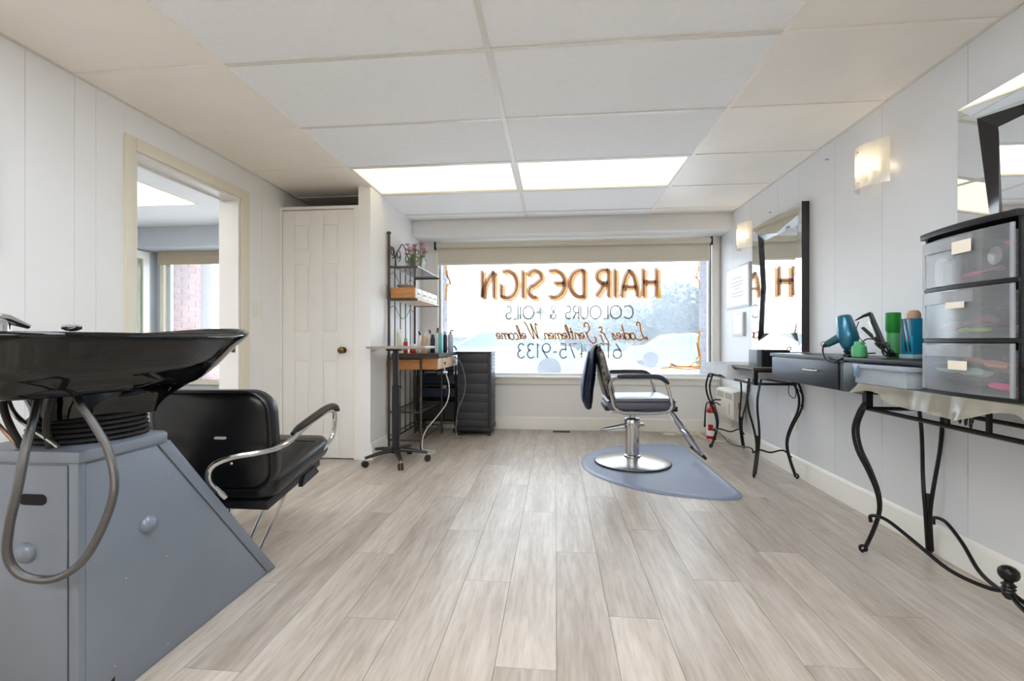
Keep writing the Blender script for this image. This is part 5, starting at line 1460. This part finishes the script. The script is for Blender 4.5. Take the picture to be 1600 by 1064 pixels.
for i, (yy, xx) in enumerate(((2.170, 1.64), (2.09, 1.65))):
    o_ = thing('tall_bottle', (xx, yy, ZT), ('tall maroon capped bottle half hidden behind the clear drawers', 'tall grey bottle hidden behind the clear drawers')[i], 'bottle')
    MBx().lathe([(.022, 0), (.025, .004), (.025, .17), (.012, .19)], (xx, yy, ZT), 16).build('body', mat(('mar_body', 'grey_body')[i], ((124, 120, 110), (150, 150, 152))[i], rough=.3), o_)
    MBx().lathe([(.012, .19), (.012, .235), (0, .236)], (xx, yy, ZT), 12).build('cap', mat('maroon_cap', (112, 32, 38), rough=.4), o_)

# --- clear lidded tub on the near table
CLR = sheer('clear_blue_plastic', (232, 241, 250), clear=.5, rough=.1, gloss=.06, translucent=.4)
tb = thing('storage_tub', (1.43, 2.03, .7715), 'clear plastic lidded tub under the console top', 'storage box')
TY0, TY1 = 1.875, 2.190
mb = MBx()
mb.box(1.345, 1.348, TY0 + .008, TY1 - .008, .7725, .842).box(1.50, 1.503, TY0 + .008, TY1 - .008, .7725, .842).box(1.348, 1.50, TY0 + .008, TY0 + .011, .7725, .842).box(1.348, 1.50, TY1 - .011, TY1 - .008, .7725, .842).box(1.348, 1.50, TY0 + .011, TY1 - .011, .7725, .7755)
mb.build('bin', CLR, tb)
MBx().box(1.336, 1.512, TY0, TY1, .838, .856).build('lid', sheer('lid_plastic', (226, 238, 252), clear=.3, rough=.1, gloss=.08, translucent=.4), tb, bevel=.004)
MBx().box(1.330, 1.336, TY1 - .05, TY1 - .02, .80, .85).build('latch', sheer('latch_blue', (150, 180, 216), clear=.2, gloss=.2), tb, bevel=.002)
for i, (yy, c_) in enumerate(((1.95, (236, 232, 218)), (2.04, (228, 226, 210)), (2.12, (176, 192, 206)))):
    o_ = MBx().box(1.36, 1.48, yy - .036, yy + .036, .776, .815 + .004 * i).build('folded_cloth', mat('cloth_%d' % i, c_, rough=.8, var=.05), bevel=.006)
    tag(o_, ('cream folded cloth inside the clear tub', 'off-white folded cloth inside the clear tub', 'grey-blue folded cloth inside the clear tub')[i], 'cloth', 'cloths in the clear tub')

# ================================================================== THREE DRAWER ORGANIZER
OX, OY0, OY1, OZ0, OZ1 = 1.365, 1.485, 1.835, .7715, 1.352
OB = mat('organizer_black', (16, 16, 18), rough=.38)
og = thing('drawer_organizer', (1.53, 1.66, OZ0), 'black plastic organizer with three clear drawers on the near iron table', 'drawer organizer')
def bow(x_, n=10, bulge=.020, y0=OY0, y1=OY1):
    return [(x_ - bulge * (1 - (2 * i / n - 1) ** 2), y0 + (y1 - y0) * i / n) for i in range(n + 1)]
def bowslab(x_, xb, z0, z1, bulge=.020, y0=OY0, y1=OY1):
    poly = bow(x_, 10, bulge, y0, y1) + [(xb, y1), (xb, y0)]
    return MBx().prism(poly, 'z', z0, z1)
HD = (OZ1 - .022 - OZ0 - .012) / 3
OXB = 1.690
bowslab(OX - .004, OXB, OZ1 - .022, OZ1, .024, OY0 - .006, OY1 + .006).build('top', OB, og, bevel=.004)
MBx().box(OX + .012, OXB, OY0, OY0 + .008, OZ0, OZ1 - .022).build('side', OB, og)
MBx().box(OX + .012, OXB, OY1 - .008, OY1, OZ0, OZ1 - .022).build('side', OB, og)
MBx().box(OXB - .008, OXB, OY0 + .008, OY1 - .008, OZ0, OZ1 - .022).build('back', OB, og)
for i in range(3):
    z = OZ0 + i * HD
    bowslab(OX + .004, OXB - .008, z, z + .012, .018, OY0 + .001, OY1 - .001).build('rail', OB, og)
DRW = sheer('drawer_clear', (214, 218, 222), clear=.80, rough=.2, gloss=.045, translucent=.35)
DRW2 = sheer('drawer_clear_thick', (222, 226, 230), clear=.45, rough=.2, gloss=.06, translucent=.35)
for i in range(3):
    z0 = OZ0 + i * HD + .014; z1 = OZ0 + (i + 1) * HD - .003
    outer = bow(OX - .002, 12, .020, OY0 + .006, OY1 - .006); inner = [(a + .003, b) for a, b in outer]
    front = MBx().prism(outer + inner[::-1], 'z', z0, z1)
    d_ = front.build('drawer', DRW, og)
    MBx().box(OX + .002, OXB - .03, OY0 + .012, OY0 + .014, z0, z1 - .02).box(OX + .002, OXB - .03, OY1 - .014, OY1 - .012, z0, z1 - .02).box(OX + .002, OXB - .03, OY0 + .014, OY1 - .014, z0, z0 + .002).build('bin', DRW, d_)
    # thicker edge strips and the moulded pull along the top
    for ya, yb in ((OY0 + .006, OY0 + .018), (OY1 - .018, OY1 - .006)):
        MBx().box(OX - .0035, OX + .002, ya, yb, z0, z1).build('edge_strip', DRW2, d_)
    po = bow(OX - .016, 10, .008, OY0 + .13, OY1 - .03)
    MBx().prism(po + [(a + .005, b) for a, b in po[::-1]], 'z', z1 - .045, z1 - .006).build('pull', DRW2, d_)
    # paper label on the front
    ly = (1.655, 1.665, 1.640)[i]
    lz = z0 + (HD * .42, HD * .55, HD * .55)[i]
    MBx().box(OX - .0262, OX - .0252, ly - .036, ly + .036, lz, lz + (.030, .022, .042)[i]).build('paper_label', mat('label_cream', (236, 226, 210), rough=.7), d_)

# brushes, combs and bottles inside the drawers
def brush(p0, p1, r_, m1, m2, label, grp):
    t = thing('hair_brush', tuple(p0), label, 'brush', grp)
    p0 = Vector(p0); p1 = Vector(p1); pm = p0.lerp(p1, .5)
    MBx().tube([p0, p0.lerp(p1, .25), pm], [r_ * .5, r_ * .62, r_ * .4], 8, spline=3).build('handle', m1, t)
    MBx().tube([pm, p0.lerp(p1, .6), p0.lerp(p1, .9), p1], [r_ * .5, r_, r_, r_ * .6], 10, spline=3, flat=.6).build('brush_head', m2, t)
PINK = mat('hot_pink', (226, 40, 128), rough=.35); PURP = mat('dusty_purple', (132, 72, 104), rough=.4); MINT = mat('pale_mint', (176, 214, 204), rough=.4)
WOODB = mat('brush_wood', (186, 120, 84), rough=.45); BLU = mat('brush_blue', (60, 92, 150), rough=.4); LIME = mat('lime', (152, 196, 60), rough=.4); DK = mat('brush_dark', (34, 32, 36), rough=.5)
zA, zB_, zC = OZ0 + .022, OZ0 + HD + .022, OZ0 + 2 * HD + .022
XI = OX + .012
G1 = 'brushes in the bottom organizer drawer'
brush((XI + .03, 1.70, zA + .10), (XI + .006, 1.52, zA + .085), .022, WOODB, WOODB, 'tan wooden brush in the bottom organizer drawer', G1)
brush((XI + .01, 1.66, zA + .030), (XI + .006, 1.515, zA + .020), .018, DK, PINK, 'hot pink paddle brush in the bottom organizer drawer', G1)
brush((XI + .02, 1.80, zA + .07), (XI + .01, 1.60, zA + .06), .026, MINT, MINT, 'pale mint brush in the bottom organizer drawer', G1)
brush((XI + .06, 1.80, zA + .03), (XI + .05, 1.60, zA + .03), .024, DK, DK, 'dark round brush in the bottom organizer drawer', G1)
brush((XI + .08, 1.62, zA + .11), (XI + .05, 1.52, zA + .12), .020, BLU, BLU, 'blue brush at the top of the bottom organizer drawer', G1)
brush((XI + .05, 1.80, zA + .105), (XI + .05, 1.68, zA + .10), .020, BLU, DK, 'blue handled brush at the back of the bottom organizer drawer', G1)
G2 = 'brushes in the middle organizer drawer'
brush((XI + .02, 1.78, zB_ + .03), (XI + .01, 1.58, zB_ + .05), .026, PURP, PURP, 'dusty purple brush in the middle organizer drawer', G2)
brush((XI + .07, 1.70, zB_ + .085), (XI + .05, 1.53, zB_ + .09), .024, DK, DK, 'dark brush in the middle organizer drawer', G2)
brush((XI + .01, 1.70, zB_ + .018), (XI + .012, 1.60, zB_ + .02), .016, LIME, LIME, 'lime green brush in the middle organizer drawer', G2)
brush((XI + .06, 1.62, zB_ + .02), (XI + .05, 1.51, zB_ + .02), .020, DK, PURP, 'purple headed dark brush in the middle organizer drawer', G2)
G3 = 'things in the top organizer drawer'
brush((XI + .02, 1.70, zC + .022), (XI + .01, 1.55, zC + .028), .014, PINK, PURP, 'pink handled brush in the top organizer drawer', G3)
rb_ = thing('round_brush', (XI + .03, 1.58, zC + .05), 'round metal barrel brush in the top organizer drawer', 'brush', G3)
MBx().lathe([(.026, 0), (.030, .004), (.030, .12), (.012, .13), (.010, .2)], (XI + .006, 1.575, zC + .070), 20, (1, -.1, 0)).build('barrel', DK, rb_)
MBx().lathe([(.018, -.002), (.028, .002), (.028, .006)], (XI + .004, 1.575, zC + .070), 20, (1, -.1, 0)).build('rim', STEEL, rb_)
MBx().tube([(XI + .03, 1.56, zC + .105), (XI + .02, 1.53, zC + .105)], .008, 8).build('pink_clip', PINK, rb_)
for i, (yy, h, c_) in enumerate(((1.80, .11, (196, 186, 190)), (1.765, .09, (120, 140, 116)), (1.73, .10, (60, 60, 66)))):
    o_ = MBx().lathe([(.018, 0), (.020, .004), (.020, h * .8), (.010, h * .9), (.010, h)], (XI + .03, yy, zC), 14).build('bottle', mat('drawer_bottle_%d' % i, c_, rough=.4))
    tag(o_, ('pale pinkish bottle in the top organizer drawer', 'sage bottle in the top organizer drawer', 'dark bottle in the top organizer drawer')[i], 'bottle', G3)
